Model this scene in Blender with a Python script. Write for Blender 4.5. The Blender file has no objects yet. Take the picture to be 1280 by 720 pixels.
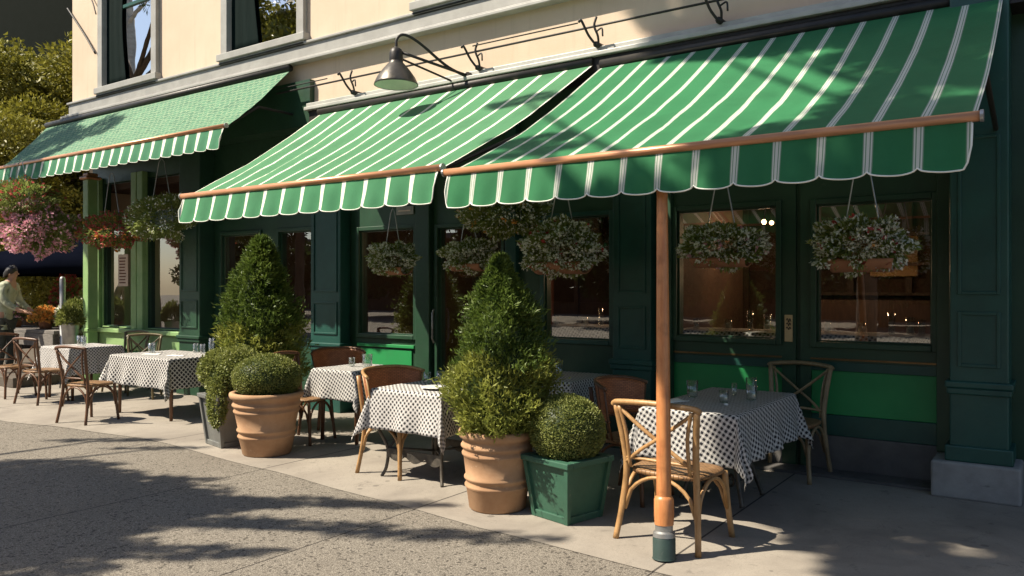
import bpy, math, random
import numpy as np
from mathutils import Vector, Matrix, noise
PI = math.pi
R = math.radians
rnd = random.Random(11)
rng = np.random.default_rng(5)
sc = bpy.context.scene
COL = sc.collection

# ------------------------------------------------------------------ materials
def mk(name):
    m = bpy.data.materials.new(name); m.use_nodes = True
    nt = m.node_tree
    return m, nt, nt.nodes['Principled BSDF']

def N(nt, t, **kw):
    n = nt.nodes.new(t)
    for k, v in kw.items():
        if k in n.inputs: n.inputs[k].default_value = v
        else: setattr(n, k, v)
    return n

def L(nt, a, b): nt.links.new(a, b)
def c4(c): return (c[0], c[1], c[2], 1)

def math_(nt, op, a, b=None, c=None):
    n = nt.nodes.new('ShaderNodeMath'); n.operation = op
    for i, v in enumerate((a, b, c)):
        if v is None: continue
        if hasattr(v, 'links'): nt.links.new(v, n.inputs[i])
        else: n.inputs[i].default_value = v
    return n.outputs[0]

def mixc(nt, fac, a, b):
    n = nt.nodes.new('ShaderNodeMix'); n.data_type = 'RGBA'
    for s, v in (('Factor', fac), ('A', a), ('B', b)):
        inp = [i for i in n.inputs if i.name == s and i.type in (('VALUE',) if s == 'Factor' else ('RGBA',))][0]
        if hasattr(v, 'links'): nt.links.new(v, inp)
        elif s == 'Factor': inp.default_value = v
        else: inp.default_value = c4(v)
    return [o for o in n.outputs if o.type == 'RGBA'][0]

def noise_(nt, vec, scale, detail=4, rough=.55, dist=0):
    n = N(nt, 'ShaderNodeTexNoise'); n.inputs['Scale'].default_value = scale
    n.inputs['Detail'].default_value = detail; n.inputs['Roughness'].default_value = rough
    n.inputs['Distortion'].default_value = dist
    if vec is not None: L(nt, vec, n.inputs['Vector'])
    return n.outputs['Fac']

def ramp(nt, fac, a, b):
    n = nt.nodes.new('ShaderNodeMapRange'); n.inputs['From Min'].default_value = a; n.inputs['From Max'].default_value = b
    n.interpolation_type = 'SMOOTHSTEP'
    L(nt, fac, n.inputs['Value']); return n.outputs['Result']

def bump_(nt, bs, h, strength=.3, dist=.01):
    b = N(nt, 'ShaderNodeBump'); b.inputs['Strength'].default_value = strength; b.inputs['Distance'].default_value = dist
    L(nt, h, b.inputs['Height']); L(nt, b.outputs[0], bs.inputs['Normal'])

def gen(name, c1, c2=None, scale=6, rough=.6, metal=0, bump=.15, bscale=60, stretch=(1, 1, 1), spec=.5, wear=None, wearamt=.62):
    m, nt, bs = mk(name)
    tc = N(nt, 'ShaderNodeTexCoord'); mp = N(nt, 'ShaderNodeMapping'); mp.inputs['Scale'].default_value = stretch
    L(nt, tc.outputs['Object'], mp.inputs['Vector']); v = mp.outputs[0]
    c2 = c2 or tuple(x * .72 for x in c1)
    f = ramp(nt, noise_(nt, v, scale, 6, .6), .3, .7)
    col = mixc(nt, f, c1, c2)
    if wear:
        w = ramp(nt, noise_(nt, v, scale * 2.3, 8, .75, .6), wearamt, wearamt + .1)
        col = mixc(nt, w, col, wear)
    L(nt, col, bs.inputs['Base Color'])
    rr = N(nt, 'ShaderNodeMapRange'); rr.inputs['To Min'].default_value = max(.03, rough - .12); rr.inputs['To Max'].default_value = min(1, rough + .12)
    L(nt, noise_(nt, v, scale * 4, 4), rr.inputs['Value']); L(nt, rr.outputs[0], bs.inputs['Roughness'])
    bs.inputs['Metallic'].default_value = metal; bs.inputs['Specular IOR Level'].default_value = spec
    if bump: bump_(nt, bs, noise_(nt, v, bscale, 5, .6), bump, .004)
    return m

M = {}
M['teal'] = gen('dark_teal_paint', (.014, .076, .058), (.010, .055, .043), 3, .42, bump=.12, bscale=25, wear=(.035, .085, .068), wearamt=.61)
M['dgreen'] = gen('dark_green_paint', (.019, .062, .031), (.014, .046, .024), 3, .45, bump=.12, bscale=25, wear=(.04, .075, .045), wearamt=.61)
M['bgreen'] = gen('bright_green_paint', (.018, .25, .07), (.015, .21, .06), 2, .5, bump=.05, bscale=12)
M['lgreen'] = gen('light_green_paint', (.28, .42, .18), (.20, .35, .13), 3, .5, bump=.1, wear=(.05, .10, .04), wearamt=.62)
def stucco():
    m = gen('beige_stucco', (.63, .505, .385), (.575, .455, .34), 1.3, .9, bump=.3, bscale=90, spec=.2)
    nt = m.node_tree; bs = nt.nodes['Principled BSDF']; src = bs.inputs['Base Color'].links[0].from_socket
    tc = N(nt, 'ShaderNodeTexCoord'); mp = N(nt, 'ShaderNodeMapping'); mp.inputs['Scale'].default_value = (7, 7, .35); L(nt, tc.outputs['Object'], mp.inputs[0])
    st = ramp(nt, noise_(nt, mp.outputs[0], 1.5, 7, .7), .52, .85)
    col = mixc(nt, math_(nt, 'MULTIPLY', st, .55), src, (.40, .31, .22))
    ck = ramp(nt, noise_(nt, tc.outputs['Object'], 2.6, 9, .8, 1.5), .66, .70)
    col = mixc(nt, math_(nt, 'MULTIPLY', ck, .35), col, (.34, .27, .20))
    L(nt, col, bs.inputs['Base Color']); return m
M['stucco'] = stucco()
M['grey'] = gen('grey_trim_paint', (.34, .335, .31), (.27, .265, .245), 4, .55, bump=.08)
M['gutter'] = gen('pale_metal_rail', (.42, .42, .38), (.33, .33, .30), 5, .45, bump=.06)
M['black'] = gen('black_iron', (.018, .017, .016), (.03, .026, .022), 8, .5, .3, bump=.2, wear=(.08, .045, .025), wearamt=.64)
M['iron'] = gen('old_cast_iron', (.05, .045, .04), (.12, .105, .085), 14, .55, .5, bump=.5, bscale=70)
M['copper'] = gen('copper_tube', (.55, .26, .13), (.42, .19, .09), 3, .36, .25, bump=.05, stretch=(1, 8, 8))
M['stone'] = gen('plinth_stone', (.30, .29, .27), (.22, .21, .20), 5, .9, bump=.5, bscale=45, wear=(.13, .125, .12), wearamt=.6)
M['kick'] = gen('worn_kick_plate', (.12, .115, .11), (.085, .08, .078), 4, .55, .2, bump=.2)
M['brass'] = gen('brass', (.20, .13, .06), (.14, .09, .04), 8, .35, .8, bump=.05)
M['plaque'] = gen('plaque_cream', (.60, .44, .24), (.52, .37, .19), 8, .45, .1, bump=.05)
M['ink'] = gen('dark_ink', (.02, .018, .016), None, 8, .6, bump=0)
M['paper'] = gen('paper', (.74, .60, .52), (.66, .52, .44), 8, .85, bump=.05)
M['terra'] = gen('terracotta', (.44, .27, .155), (.35, .20, .11), 5, .85, bump=.25, bscale=60, spec=.25, wear=(.50, .36, .24), wearamt=.60)
M['terra2'] = gen('terracotta_trough', (.36, .17, .09), (.28, .12, .06), 5, .85, bump=.25)
M['boxgreen'] = gen('planter_green_paint', (.036, .108, .068), (.028, .085, .053), 4, .5, bump=.2, wear=(.12, .14, .10), wearamt=.62)
M['boxgrey'] = gen('planter_grey_zinc', (.20, .205, .19), (.15, .15, .14), 4, .5, .3, bump=.2)
M['soil'] = gen('soil', (.03, .02, .012), None, 20, 1, bump=.6)
M['bark'] = gen('bark', (.10, .07, .045), (.05, .035, .025), 6, .95, bump=.8, bscale=25, stretch=(1, 1, .25))
M['palebark'] = gen('pale_bark', (.55, .52, .48), (.38, .36, .33), 3, .9, bump=.4, stretch=(1, 1, 3))
M['linen'] = gen('white_napkin', (.78, .76, .72), (.7, .68, .64), 9, .9, bump=.1)
M['china'] = gen('white_china', (.78, .77, .74), (.75, .74, .71), 3, .2, bump=0)
M['wax'] = gen('candle_wax', (.8, .78, .72), None, 6, .5, bump=0)
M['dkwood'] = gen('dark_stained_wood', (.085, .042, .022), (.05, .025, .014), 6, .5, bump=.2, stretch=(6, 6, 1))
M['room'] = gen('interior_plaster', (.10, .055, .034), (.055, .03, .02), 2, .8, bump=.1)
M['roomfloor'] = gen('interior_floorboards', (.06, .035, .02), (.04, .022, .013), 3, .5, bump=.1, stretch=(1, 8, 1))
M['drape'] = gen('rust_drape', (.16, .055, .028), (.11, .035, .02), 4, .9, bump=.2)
M['tan'] = gen('tan_drape', (.20, .12, .075), (.15, .09, .055), 4, .9, bump=.2)
M['navy'] = gen('navy_canvas', (.004, .005, .010), (.003, .004, .008), 3, 1, bump=.2, spec=0)
M['curtain'] = gen('dark_green_curtain', (.0015, .009, .008), (.001, .007, .006), 3, .9, bump=.2, spec=.1, stretch=(8, 8, .3))
M['darkhouse'] = gen('dark_green_cladding', (.004, .006, .004), (.003, .005, .003), 2, .95, bump=.2, spec=.05)
M['skin'] = gen('skin', (.42, .24, .16), (.38, .2, .13), 9, .55, bump=.05)
M['hair'] = gen('dark_hair', (.02, .014, .01), None, 30, .5, bump=.4, stretch=(1, 1, .2))
M['jacket'] = gen('pale_green_jacket', (.42, .44, .32), (.24, .26, .17), 5, .95, bump=.9, bscale=14, wear=(.10, .11, .07), wearamt=.56)
M['trouser'] = gen('dark_trousers', (.05, .055, .05), (.035, .04, .035), 7, .9, bump=.3)
M['galv'] = gen('galvanised_metal', (.36, .36, .35), (.26, .26, .26), 9, .4, .7, bump=.1)
M['slate'] = gen('weathered_grey_timber', (.20, .18, .16), (.12, .11, .10), 6, .8, bump=.3, stretch=(1, 6, 6))
M['decking'] = gen('weathered_deck_boards', (.10, .08, .06), (.07, .055, .04), 4, .8, bump=.3, stretch=(1, 7, 1))
M['enamel'] = gen('dark_enamel_shade', (.06, .055, .05), (.10, .09, .075), 9, .38, .55, bump=.15)
M['shadein'] = gen('pale_enamel', (.62, .64, .56), (.55, .57, .5), 9, .4, bump=0)

def wood(name, a, b, rough=.45):
    m, nt, bs = mk(name)
    tc = N(nt, 'ShaderNodeTexCoord')
    mp = N(nt, 'ShaderNodeMapping'); mp.inputs['Scale'].default_value = (14, 14, 1.6); L(nt, tc.outputs['Object'], mp.inputs['Vector'])
    f = noise_(nt, mp.outputs[0], 4, 8, .7, .5)
    col = mixc(nt, ramp(nt, f, .3, .7), a, b)
    oi = N(nt, 'ShaderNodeObjectInfo')
    big = ramp(nt, noise_(nt, tc.outputs['Object'], 9, 3), .45, .75)
    col = mixc(nt, math_(nt, 'MULTIPLY', big, .55), col, tuple(x * .45 for x in b))
    L(nt, col, bs.inputs['Base Color']); bs.inputs['Roughness'].default_value = rough
    bump_(nt, bs, f, .25, .003)
    return m
M['rattan'] = wood('honey_rattan', (.44, .26, .11), (.30, .16, .06))
M['brownrattan'] = wood('brown_rattan', (.15, .066, .027), (.085, .036, .016))
M['olive'] = wood('olive_brown_wood', (.16, .13, .06), (.10, .075, .035))
M['greyrattan'] = wood('weathered_rattan', (.30, .22, .12), (.20, .14, .075))
M['pole'] = wood('varnished_pole_wood', (.55, .235, .085), (.44, .16, .055), .38)

def weave(name, a, b, sx=46, sy=80):
    m, nt, bs = mk(name)
    tc = N(nt, 'ShaderNodeTexCoord')
    mp = N(nt, 'ShaderNodeMapping'); mp.inputs['Scale'].default_value = (sx, sy, 1); L(nt, tc.outputs['UV'], mp.inputs['Vector'])
    br = N(nt, 'ShaderNodeTexBrick'); br.offset = .5
    for k, v in (('Color1', c4(a)), ('Color2', c4(b)), ('Mortar', c4(tuple(x * .18 for x in b))), ('Scale', 1.0), ('Mortar Size', .1), ('Brick Width', 1.6), ('Row Height', 1.0), ('Mortar Smooth', .6)):
        br.inputs[k].default_value = v
    L(nt, mp.outputs[0], br.inputs['Vector'])
    n = ramp(nt, noise_(nt, tc.outputs['UV'], 9, 4), .3, .7)
    L(nt, mixc(nt, math_(nt, 'MULTIPLY', n, .5), br.outputs['Color'], tuple(x * .5 for x in b)), bs.inputs['Base Color'])
    bs.inputs['Roughness'].default_value = .5
    bump_(nt, bs, math_(nt, 'SUBTRACT', 1.0, br.outputs['Fac']), .8, .006)
    return m
M['wicker'] = weave('rust_wicker_weave', (.58, .21, .08), (.42, .14, .052))
M['cane'] = weave('cane_seat_weave', (.36, .20, .09), (.24, .13, .055), 60, 60)

def stripes(name, green, white, half, fine, grain):
    """striped awning canvas; UV.x counts stripes, UV.y metres"""
    m, nt, bs = mk(name)
    uv = N(nt, 'ShaderNodeUVMap'); sx = N(nt, 'ShaderNodeSeparateXYZ'); L(nt, uv.outputs[0], sx.inputs[0])
    u = sx.outputs[0]
    fr = math_(nt, 'ABSOLUTE', math_(nt, 'SUBTRACT', math_(nt, 'FRACT', math_(nt, 'ADD', u, .5)), .5))
    inb = math_(nt, 'LESS_THAN', fr, half)
    if fine:
        ln = math_(nt, 'LESS_THAN', math_(nt, 'ABSOLUTE', math_(nt, 'SUBTRACT', math_(nt, 'FRACT', math_(nt, 'MULTIPLY', fr, 1 / (half * .5))), .25)), .33)
        inb = math_(nt, 'MULTIPLY', inb, math_(nt, 'ADD', math_(nt, 'MULTIPLY', ln, .68), .22))
    tc = N(nt, 'ShaderNodeTexCoord')
    dirt = ramp(nt, noise_(nt, tc.outputs['Object'], 1.6, 7, .65), .35, .75)
    g = mixc(nt, math_(nt, 'MULTIPLY', dirt, .7), green, tuple(x * .70 for x in green))
    w = mixc(nt, math_(nt, 'MULTIPLY', dirt, .5), white, tuple(x * .75 for x in white))
    col = mixc(nt, inb, g, w)
    L(nt, col, bs.inputs['Base Color']); bs.inputs['Roughness'].default_value = .8; bs.inputs['Specular IOR Level'].default_value = .25
    bump_(nt, bs, math_(nt, 'ADD', noise_(nt, tc.outputs['Object'], grain, 3), math_(nt, 'MULTIPLY', noise_(nt, tc.outputs['Object'], 3, 3), 4)), .3, .006)
    tr = N(nt, 'ShaderNodeBsdfTranslucent'); L(nt, col, tr.inputs['Color'])
    mx = N(nt, 'ShaderNodeMixShader'); mx.inputs[0].default_value = .10
    out = nt.nodes['Material Output']
    L(nt, bs.outputs[0], mx.inputs[1]); L(nt, tr.outputs[0], mx.inputs[2]); L(nt, mx.outputs[0], out.inputs['Surface'])
    return m
M['aw3'] = stripes('wide_striped_canvas', (.026, .16, .062), (.62, .62, .56), .112, True, 300)
M['aw2'] = stripes('narrow_striped_canvas', (.066, .205, .096), (.68, .68, .57), .08, False, 300)
M['aw2v'] = stripes('valance_canvas', (.052, .21, .095), (.72, .72, .62), .095, False, 300)
M['aw1v'] = stripes('pale_valance_canvas', (.06, .215, .115), (.70, .70, .60), .15, False, 300)

def shinglecanvas():
    m, nt, bs = mk('woven_shingle_canvas')
    uv = N(nt, 'ShaderNodeUVMap'); mp = N(nt, 'ShaderNodeMapping'); mp.inputs['Scale'].default_value = (2.4, 10, 1); L(nt, uv.outputs[0], mp.inputs[0])
    nz = N(nt, 'ShaderNodeTexNoise'); nz.inputs['Scale'].default_value = 2.5; L(nt, mp.outputs[0], nz.inputs['Vector'])
    va = N(nt, 'ShaderNodeVectorMath'); va.operation = 'MULTIPLY_ADD'; L(nt, nz.outputs['Color'], va.inputs[0]); va.inputs[1].default_value = (.5, .5, 0); L(nt, mp.outputs[0], va.inputs[2])
    br = N(nt, 'ShaderNodeTexBrick'); br.offset = .5
    for k, v in (('Color1', (.03, .115, .06, 1)), ('Color2', (.05, .165, .085, 1)), ('Mortar', (.20, .29, .17, 1)), ('Scale', 1.0), ('Mortar Size', .10), ('Brick Width', 1.0), ('Row Height', .8), ('Mortar Smooth', .8)):
        br.inputs[k].default_value = v
    L(nt, va.outputs[0], br.inputs['Vector']); L(nt, br.outputs['Color'], bs.inputs['Base Color'])
    bs.inputs['Roughness'].default_value = .8
    bump_(nt, bs, br.outputs['Fac'], .5, .01)
    return m
M['aw1'] = shinglecanvas()
M['piping'] = gen('white_piping', (.78, .78, .70), (.7, .7, .62), 9, .8, bump=.1)

def gingham(name, rot, period, duty, c_both, c_one, c_none):
    m, nt, bs = mk(name)
    uv = N(nt, 'ShaderNodeUVMap'); mp = N(nt, 'ShaderNodeMapping'); mp.inputs['Rotation'].default_value = (0, 0, rot); L(nt, uv.outputs[0], mp.inputs[0])
    nz = N(nt, 'ShaderNodeTexNoise'); nz.inputs['Scale'].default_value = 14; nz.inputs['Detail'].default_value = 2; L(nt, mp.outputs[0], nz.inputs['Vector'])
    va = N(nt, 'ShaderNodeVectorMath'); va.operation = 'MULTIPLY_ADD'; L(nt, nz.outputs['Color'], va.inputs[0]); va.inputs[1].default_value = (.014, .014, 0); L(nt, mp.outputs[0], va.inputs[2])
    sx = N(nt, 'ShaderNodeSeparateXYZ'); L(nt, va.outputs[0], sx.inputs[0])
    def band(s):
        f = math_(nt, 'ABSOLUTE', math_(nt, 'SUBTRACT', math_(nt, 'FRACT', math_(nt, 'MULTIPLY', s, 1 / period)), .5))
        return math_(nt, 'SUBTRACT', 1.0, ramp(nt, f, duty / 2 - .05, duty / 2 + .05))
    a, b = band(sx.outputs[0]), band(sx.outputs[1])
    both = math_(nt, 'MULTIPLY', a, b); one = math_(nt, 'MAXIMUM', a, b)
    col = mixc(nt, both, mixc(nt, one, c_none, c_one), c_both)
    L(nt, col, bs.inputs['Base Color']); bs.inputs['Roughness'].default_value = .9; bs.inputs['Specular IOR Level'].default_value = .2
    bump_(nt, bs, noise_(nt, uv.outputs[0], 500, 2), .25, .002)
    tr = N(nt, 'ShaderNodeBsdfTranslucent'); L(nt, col, tr.inputs['Color'])
    mx = N(nt, 'ShaderNodeMixShader'); mx.inputs[0].default_value = .15
    L(nt, bs.outputs[0], mx.inputs[1]); L(nt, tr.outputs[0], mx.inputs[2]); L(nt, mx.outputs[0], nt.nodes['Material Output'].inputs['Surface'])
    return m
M['ging'] = gingham('black_white_gingham', R(28), .034, .54, (.022, .022, .028), (.40, .39, .37), (.62, .60, .57))
M['dots'] = gingham('diagonal_black_check', R(45), .032, .54, (.03, .03, .034), (.50, .48, .46), (.64, .62, .59))
M['net'] = gingham('white_lattice_on_black', R(45), .040, .66, (.018, .018, .022), (.54, .52, .49), (.66, .64, .60))

def glassm(name, tint, base, power=4.0, rough=.0):
    m, nt, bs = mk(name); nt.nodes.remove(bs)
    tr = N(nt, 'ShaderNodeBsdfTransparent'); tr.inputs[0].default_value = c4(tint)
    gl = N(nt, 'ShaderNodeBsdfGlossy'); gl.inputs['Roughness'].default_value = rough; gl.inputs[0].default_value = (1, 1, 1, 1)
    lw = N(nt, 'ShaderNodeLayerWeight'); lw.inputs['Blend'].default_value = .5
    f = math_(nt, 'MINIMUM', math_(nt, 'ADD', math_(nt, 'POWER', lw.outputs['Facing'], power), base), .95)
    tc = N(nt, 'ShaderNodeTexCoord')
    b = N(nt, 'ShaderNodeBump'); b.inputs['Strength'].default_value = .012; b.inputs['Distance'].default_value = .04
    L(nt, noise_(nt, tc.outputs['Object'], 2.0, 2), b.inputs['Height']); L(nt, b.outputs[0], gl.inputs['Normal'])
    mx = N(nt, 'ShaderNodeMixShader'); L(nt, f, mx.inputs[0]); L(nt, tr.outputs[0], mx.inputs[1]); L(nt, gl.outputs[0], mx.inputs[2])
    L(nt, mx.outputs[0], nt.nodes['Material Output'].inputs['Surface'])
    return m
M['pane'] = glassm('window_glass', (.86, .88, .86), .24, 4)
M['upane'] = glassm('upper_window_glass', (.4, .42, .42), .60, 3)
M['tumbler'] = glassm('drinking_glass', (.93, .95, .94), .10, 2.2)

def leafm(name, a, b, c, trans=.3):
    m, nt, bs = mk(name)
    g = N(nt, 'ShaderNodeNewGeometry'); tc = N(nt, 'ShaderNodeTexCoord')
    r1 = g.outputs['Random Per Island']
    col = mixc(nt, r1, a, b)
    clump = ramp(nt, noise_(nt, tc.outputs['Object'], 5, 3), .42, .68)
    col = mixc(nt, math_(nt, 'MULTIPLY', clump, .7), col, c)
    L(nt, col, bs.inputs['Base Color']); bs.inputs['Roughness'].default_value = .5; bs.inputs['Specular IOR Level'].default_value = .35
    tr = N(nt, 'ShaderNodeBsdfTranslucent'); L(nt, col, tr.inputs['Color'])
    mx = N(nt, 'ShaderNodeMixShader'); mx.inputs[0].default_value = trans
    L(nt, bs.outputs[0], mx.inputs[1]); L(nt, tr.outputs[0], mx.inputs[2]); L(nt, mx.outputs[0], nt.nodes['Material Output'].inputs['Surface'])
    return m
M['leaf_con'] = leafm('conifer_leaves', (.22, .245, .045), (.32, .33, .07), (.15, .19, .035), .35)  # lower conifer leaves: sunlight put into the colour as brighter yellow green
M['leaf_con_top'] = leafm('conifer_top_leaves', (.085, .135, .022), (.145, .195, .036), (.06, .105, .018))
M['leaf_box'] = leafm('boxwood_leaves', (.18, .205, .045), (.27, .285, .085), (.14, .17, .04))
M['leaf_bask'] = leafm('basket_leaves', (.19, .25, .055), (.32, .35, .11), (.15, .21, .045), .4)
M['leaf_tree'] = leafm('street_tree_leaves', (.19, .185, .022), (.30, .275, .045), (.10, .105, .016))
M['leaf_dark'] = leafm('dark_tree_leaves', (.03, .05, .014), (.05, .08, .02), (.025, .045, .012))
def petal(name, cols, trans=.3):
    m = leafm(name, cols[0], cols[1], cols[2], trans); return m
M['pet_white'] = petal('white_petals', ((.86, .86, .80), (.78, .80, .66), (.82, .82, .74)))
M['pet_pink'] = petal('pink_petals', ((.72, .28, .38), (.84, .56, .62), (.80, .44, .50)))
M['pet_red'] = petal('red_petals', ((.42, .05, .05), (.55, .14, .10), (.30, .05, .06)))
M['pet_orange'] = petal('orange_petals', ((.75, .30, .06), (.70, .42, .12), (.72, .34, .08)))
def bulb():
    m, nt, bs = mk('warm_bulb'); bs.inputs['Emission Color'].default_value = (1, .62, .3, 1); bs.inputs['Emission Strength'].default_value = 5; bs.inputs['Base Color'].default_value = (1, .8, .6, 1)
    return m
M['bulb'] = bulb()

def roadm():
    m, nt, bs = mk('exposed_aggregate_paving')
    tc = N(nt, 'ShaderNodeTexCoord'); v = tc.outputs['Object']
    vo = N(nt, 'ShaderNodeTexVoronoi'); vo.inputs['Scale'].default_value = 150; L(nt, v, vo.inputs['Vector'])
    vo2 = N(nt, 'ShaderNodeTexVoronoi'); vo2.inputs['Scale'].default_value = 62; L(nt, v, vo2.inputs['Vector'])
    sp = N(nt, 'ShaderNodeSeparateColor'); L(nt, vo.outputs['Color'], sp.inputs[0])
    sp2 = N(nt, 'ShaderNodeSeparateColor'); L(nt, vo2.outputs['Color'], sp2.inputs[0])
    col = mixc(nt, ramp(nt, sp.outputs[0], .15, .95), (.16, .142, .118), (.295, .265, .22))
    col = mixc(nt, math_(nt, 'GREATER_THAN', sp2.outputs[1], .93), col, (.07, .062, .052))
    col = mixc(nt, math_(nt, 'MULTIPLY', ramp(nt, vo.outputs['Distance'], .35, .75), .6), col, (.07, .06, .05))
    col = mixc(nt, math_(nt, 'MULTIPLY', ramp(nt, noise_(nt, v, .7, 7, .65, .4), .45, .72), .32), col, (.12, .105, .086))
    sx = N(nt, 'ShaderNodeSeparateXYZ'); L(nt, v, sx.inputs[0])
    wob = math_(nt, 'MULTIPLY', math_(nt, 'SUBTRACT', noise_(nt, v, 3, 3), .5), .012)
    fr = math_(nt, 'ABSOLUTE', math_(nt, 'SUBTRACT', math_(nt, 'FRACT', math_(nt, 'ADD', math_(nt, 'MULTIPLY', math_(nt, 'ADD', sx.outputs[0], wob), 1 / 1.955), .4718)), .5))
    seam = math_(nt, 'LESS_THAN', fr, .0028)
    col = mixc(nt, seam, col, (.035, .03, .027))
    L(nt, col, bs.inputs['Base Color']); bs.inputs['Roughness'].default_value = .92; bs.inputs['Specular IOR Level'].default_value = .2
    h = math_(nt, 'SUBTRACT', math_(nt, 'SUBTRACT', 1.0, vo.outputs['Distance']), seam)
    bump_(nt, bs, h, .55, .006)
    return m
M['road'] = roadm()
def walkm():
    m, nt, bs = mk('trowelled_concrete')
    tc = N(nt, 'ShaderNodeTexCoord'); v = tc.outputs['Object']
    col = mixc(nt, ramp(nt, noise_(nt, v, 1.1, 8, .65, .5), .35, .7), (.30, .268, .225), (.205, .18, .152))
    col = mixc(nt, ramp(nt, noise_(nt, v, 160, 3, .6), .45, .75), col, (.21, .185, .155))
    col = mixc(nt, math_(nt, 'MULTIPLY', ramp(nt, noise_(nt, v, 5, 8, .8, .8), .56, .66), .55), col, (.12, .105, .09))
    gv = N(nt, 'ShaderNodeTexVoronoi'); gv.inputs['Scale'].default_value = 5.5; L(nt, v, gv.inputs['Vector'])
    gc = N(nt, 'ShaderNodeSeparateColor'); L(nt, gv.outputs['Color'], gc.inputs[0])
    spot = math_(nt, 'MULTIPLY', math_(nt, 'LESS_THAN', gv.outputs['Distance'], math_(nt, 'MULTIPLY', gc.outputs[0], .16)), math_(nt, 'GREATER_THAN', gc.outputs[1], .45))
    col = mixc(nt, math_(nt, 'MULTIPLY', spot, .55), col, (.09, .08, .07))
    ck = math_(nt, 'LESS_THAN', math_(nt, 'ABSOLUTE', math_(nt, 'SUBTRACT', noise_(nt, v, .55, 6, .6, .8), .5)), .0022)
    col = mixc(nt, math_(nt, 'MULTIPLY', ck, .12), col, (.06, .052, .045))
    sx = N(nt, 'ShaderNodeSeparateXYZ'); L(nt, v, sx.inputs[0])
    fr = math_(nt, 'ABSOLUTE', math_(nt, 'SUBTRACT', math_(nt, 'FRACT', math_(nt, 'ADD', math_(nt, 'MULTIPLY', sx.outputs[0], 1 / 1.955), .4718)), .5))
    seam = math_(nt, 'LESS_THAN', fr, .0038)
    col = mixc(nt, seam, col, (.06, .052, .045))
    L(nt, col, bs.inputs['Base Color']); bs.inputs['Roughness'].default_value = .85; bs.inputs['Specular IOR Level'].default_value = .25
    bump_(nt, bs, math_(nt, 'SUBTRACT', noise_(nt, v, 60, 6, .65), seam), .25, .005)
    return m
M['walk'] = walkm()

# ------------------------------------------------------------------ mesh helpers
class MB:
    def __init__(s): s.v = []; s.f = []; s.uv = []
    def add(s, V, F, UV=None):
        o = len(s.v); s.v += [tuple(p) for p in V]; s.f += [tuple(i + o for i in f) for f in F]
        s.uv += list(UV) if UV is not None else [(0, 0)] * len(V)
        return s
    def box(s, x0, x1, y0, y1, z0, z1):
        V = [(x, y, z) for z in (z0, z1) for y in (y0, y1) for x in (x0, x1)]
        return s.add(V, [(0, 2, 3, 1), (4, 5, 7, 6), (0, 1, 5, 4), (2, 6, 7, 3), (0, 4, 6, 2), (1, 3, 7, 5)])
    def tube(s, pts, rad, n=8, flat=1.0):
        P = [Vector(p) for p in pts]; k = len(P)
        if not hasattr(rad, '__len__'): rad = [rad] * k
        T = [(P[min(i + 1, k - 1)] - P[max(i - 1, 0)]).normalized() for i in range(k)]
        u = T[0].orthogonal().normalized(); V = []; F = []
        for i in range(k):
            u = (u - T[i] * u.dot(T[i])).normalized(); w = T[i].cross(u)
            for j in range(n):
                a = 2 * PI * j / n; V.append(P[i] + (u * math.cos(a) + w * math.sin(a) * flat) * rad[i])
        for i in range(k - 1):
            for j in range(n):
                j2 = (j + 1) % n; F.append((i * n + j, i * n + j2, (i + 1) * n + j2, (i + 1) * n + j))
        F.append(tuple(reversed(range(n)))); F.append(tuple((k - 1) * n + j for j in range(n)))
        return s.add(V, F)
    def lathe(s, prof, n=32, c=(0, 0, 0), wob=0):
        V = []; F = []; k = len(prof)
        for i, (r, z) in enumerate(prof):
            for j in range(n):
                a = 2 * PI * j / n; q = 1 + wob * math.sin(2 * a + i * .3)
                V.append((c[0] + r * q * math.cos(a), c[1] + r * q * math.sin(a), c[2] + z))
        for i in range(k - 1):
            for j in range(n):
                j2 = (j + 1) % n; F.append((i * n + j, i * n + j2, (i + 1) * n + j2, (i + 1) * n + j))
        return s.add(V, F)
    def grid(s, fn, nu, nv, uvfn=None):
        V = []; UV = []; F = []
        for i in range(nu + 1):
            for j in range(nv + 1):
                u, v = i / nu, j / nv; V.append(fn(u, v)); UV.append(uvfn(u, v) if uvfn else (u, v))
        for i in range(nu):
            for j in range(nv):
                a = i * (nv + 1) + j; F.append((a, a + nv + 1, a + nv + 2, a + 1))
        return s.add(V, F, UV)
    def quads(s, V):
        n = len(V) // 4
        return s.add(V, [(4 * i, 4 * i + 1, 4 * i + 2, 4 * i + 3) for i in range(n)])
    def build(s, name, mat, parent=None, smooth=False, bevel=0, solid=0):
        me = bpy.data.meshes.new(name); me.from_pydata(s.v, [], s.f)
        uvl = me.uv_layers.new(name='UVMap')
        li = np.empty(len(me.loops), dtype=np.int32); me.loops.foreach_get('vertex_index', li)
        uvl.data.foreach_set('uv', np.array(s.uv, dtype=np.float32)[li].ravel())
        if smooth: me.polygons.foreach_set('use_smooth', [True] * len(me.polygons))
        me.materials.append(mat); me.update()
        o = bpy.data.objects.new(name, me); COL.objects.link(o)
        if parent: o.parent = parent
        if solid:
            md = o.modifiers.new('solid', 'SOLIDIFY'); md.thickness = solid; md.offset = 0
        if bevel:
            md = o.modifiers.new('bevel', 'BEVEL'); md.width = bevel; md.segments = 2; md.limit_method = 'ANGLE'; md.angle_limit = R(50)
        if smooth == 'auto':
            pass
        return o

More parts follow.
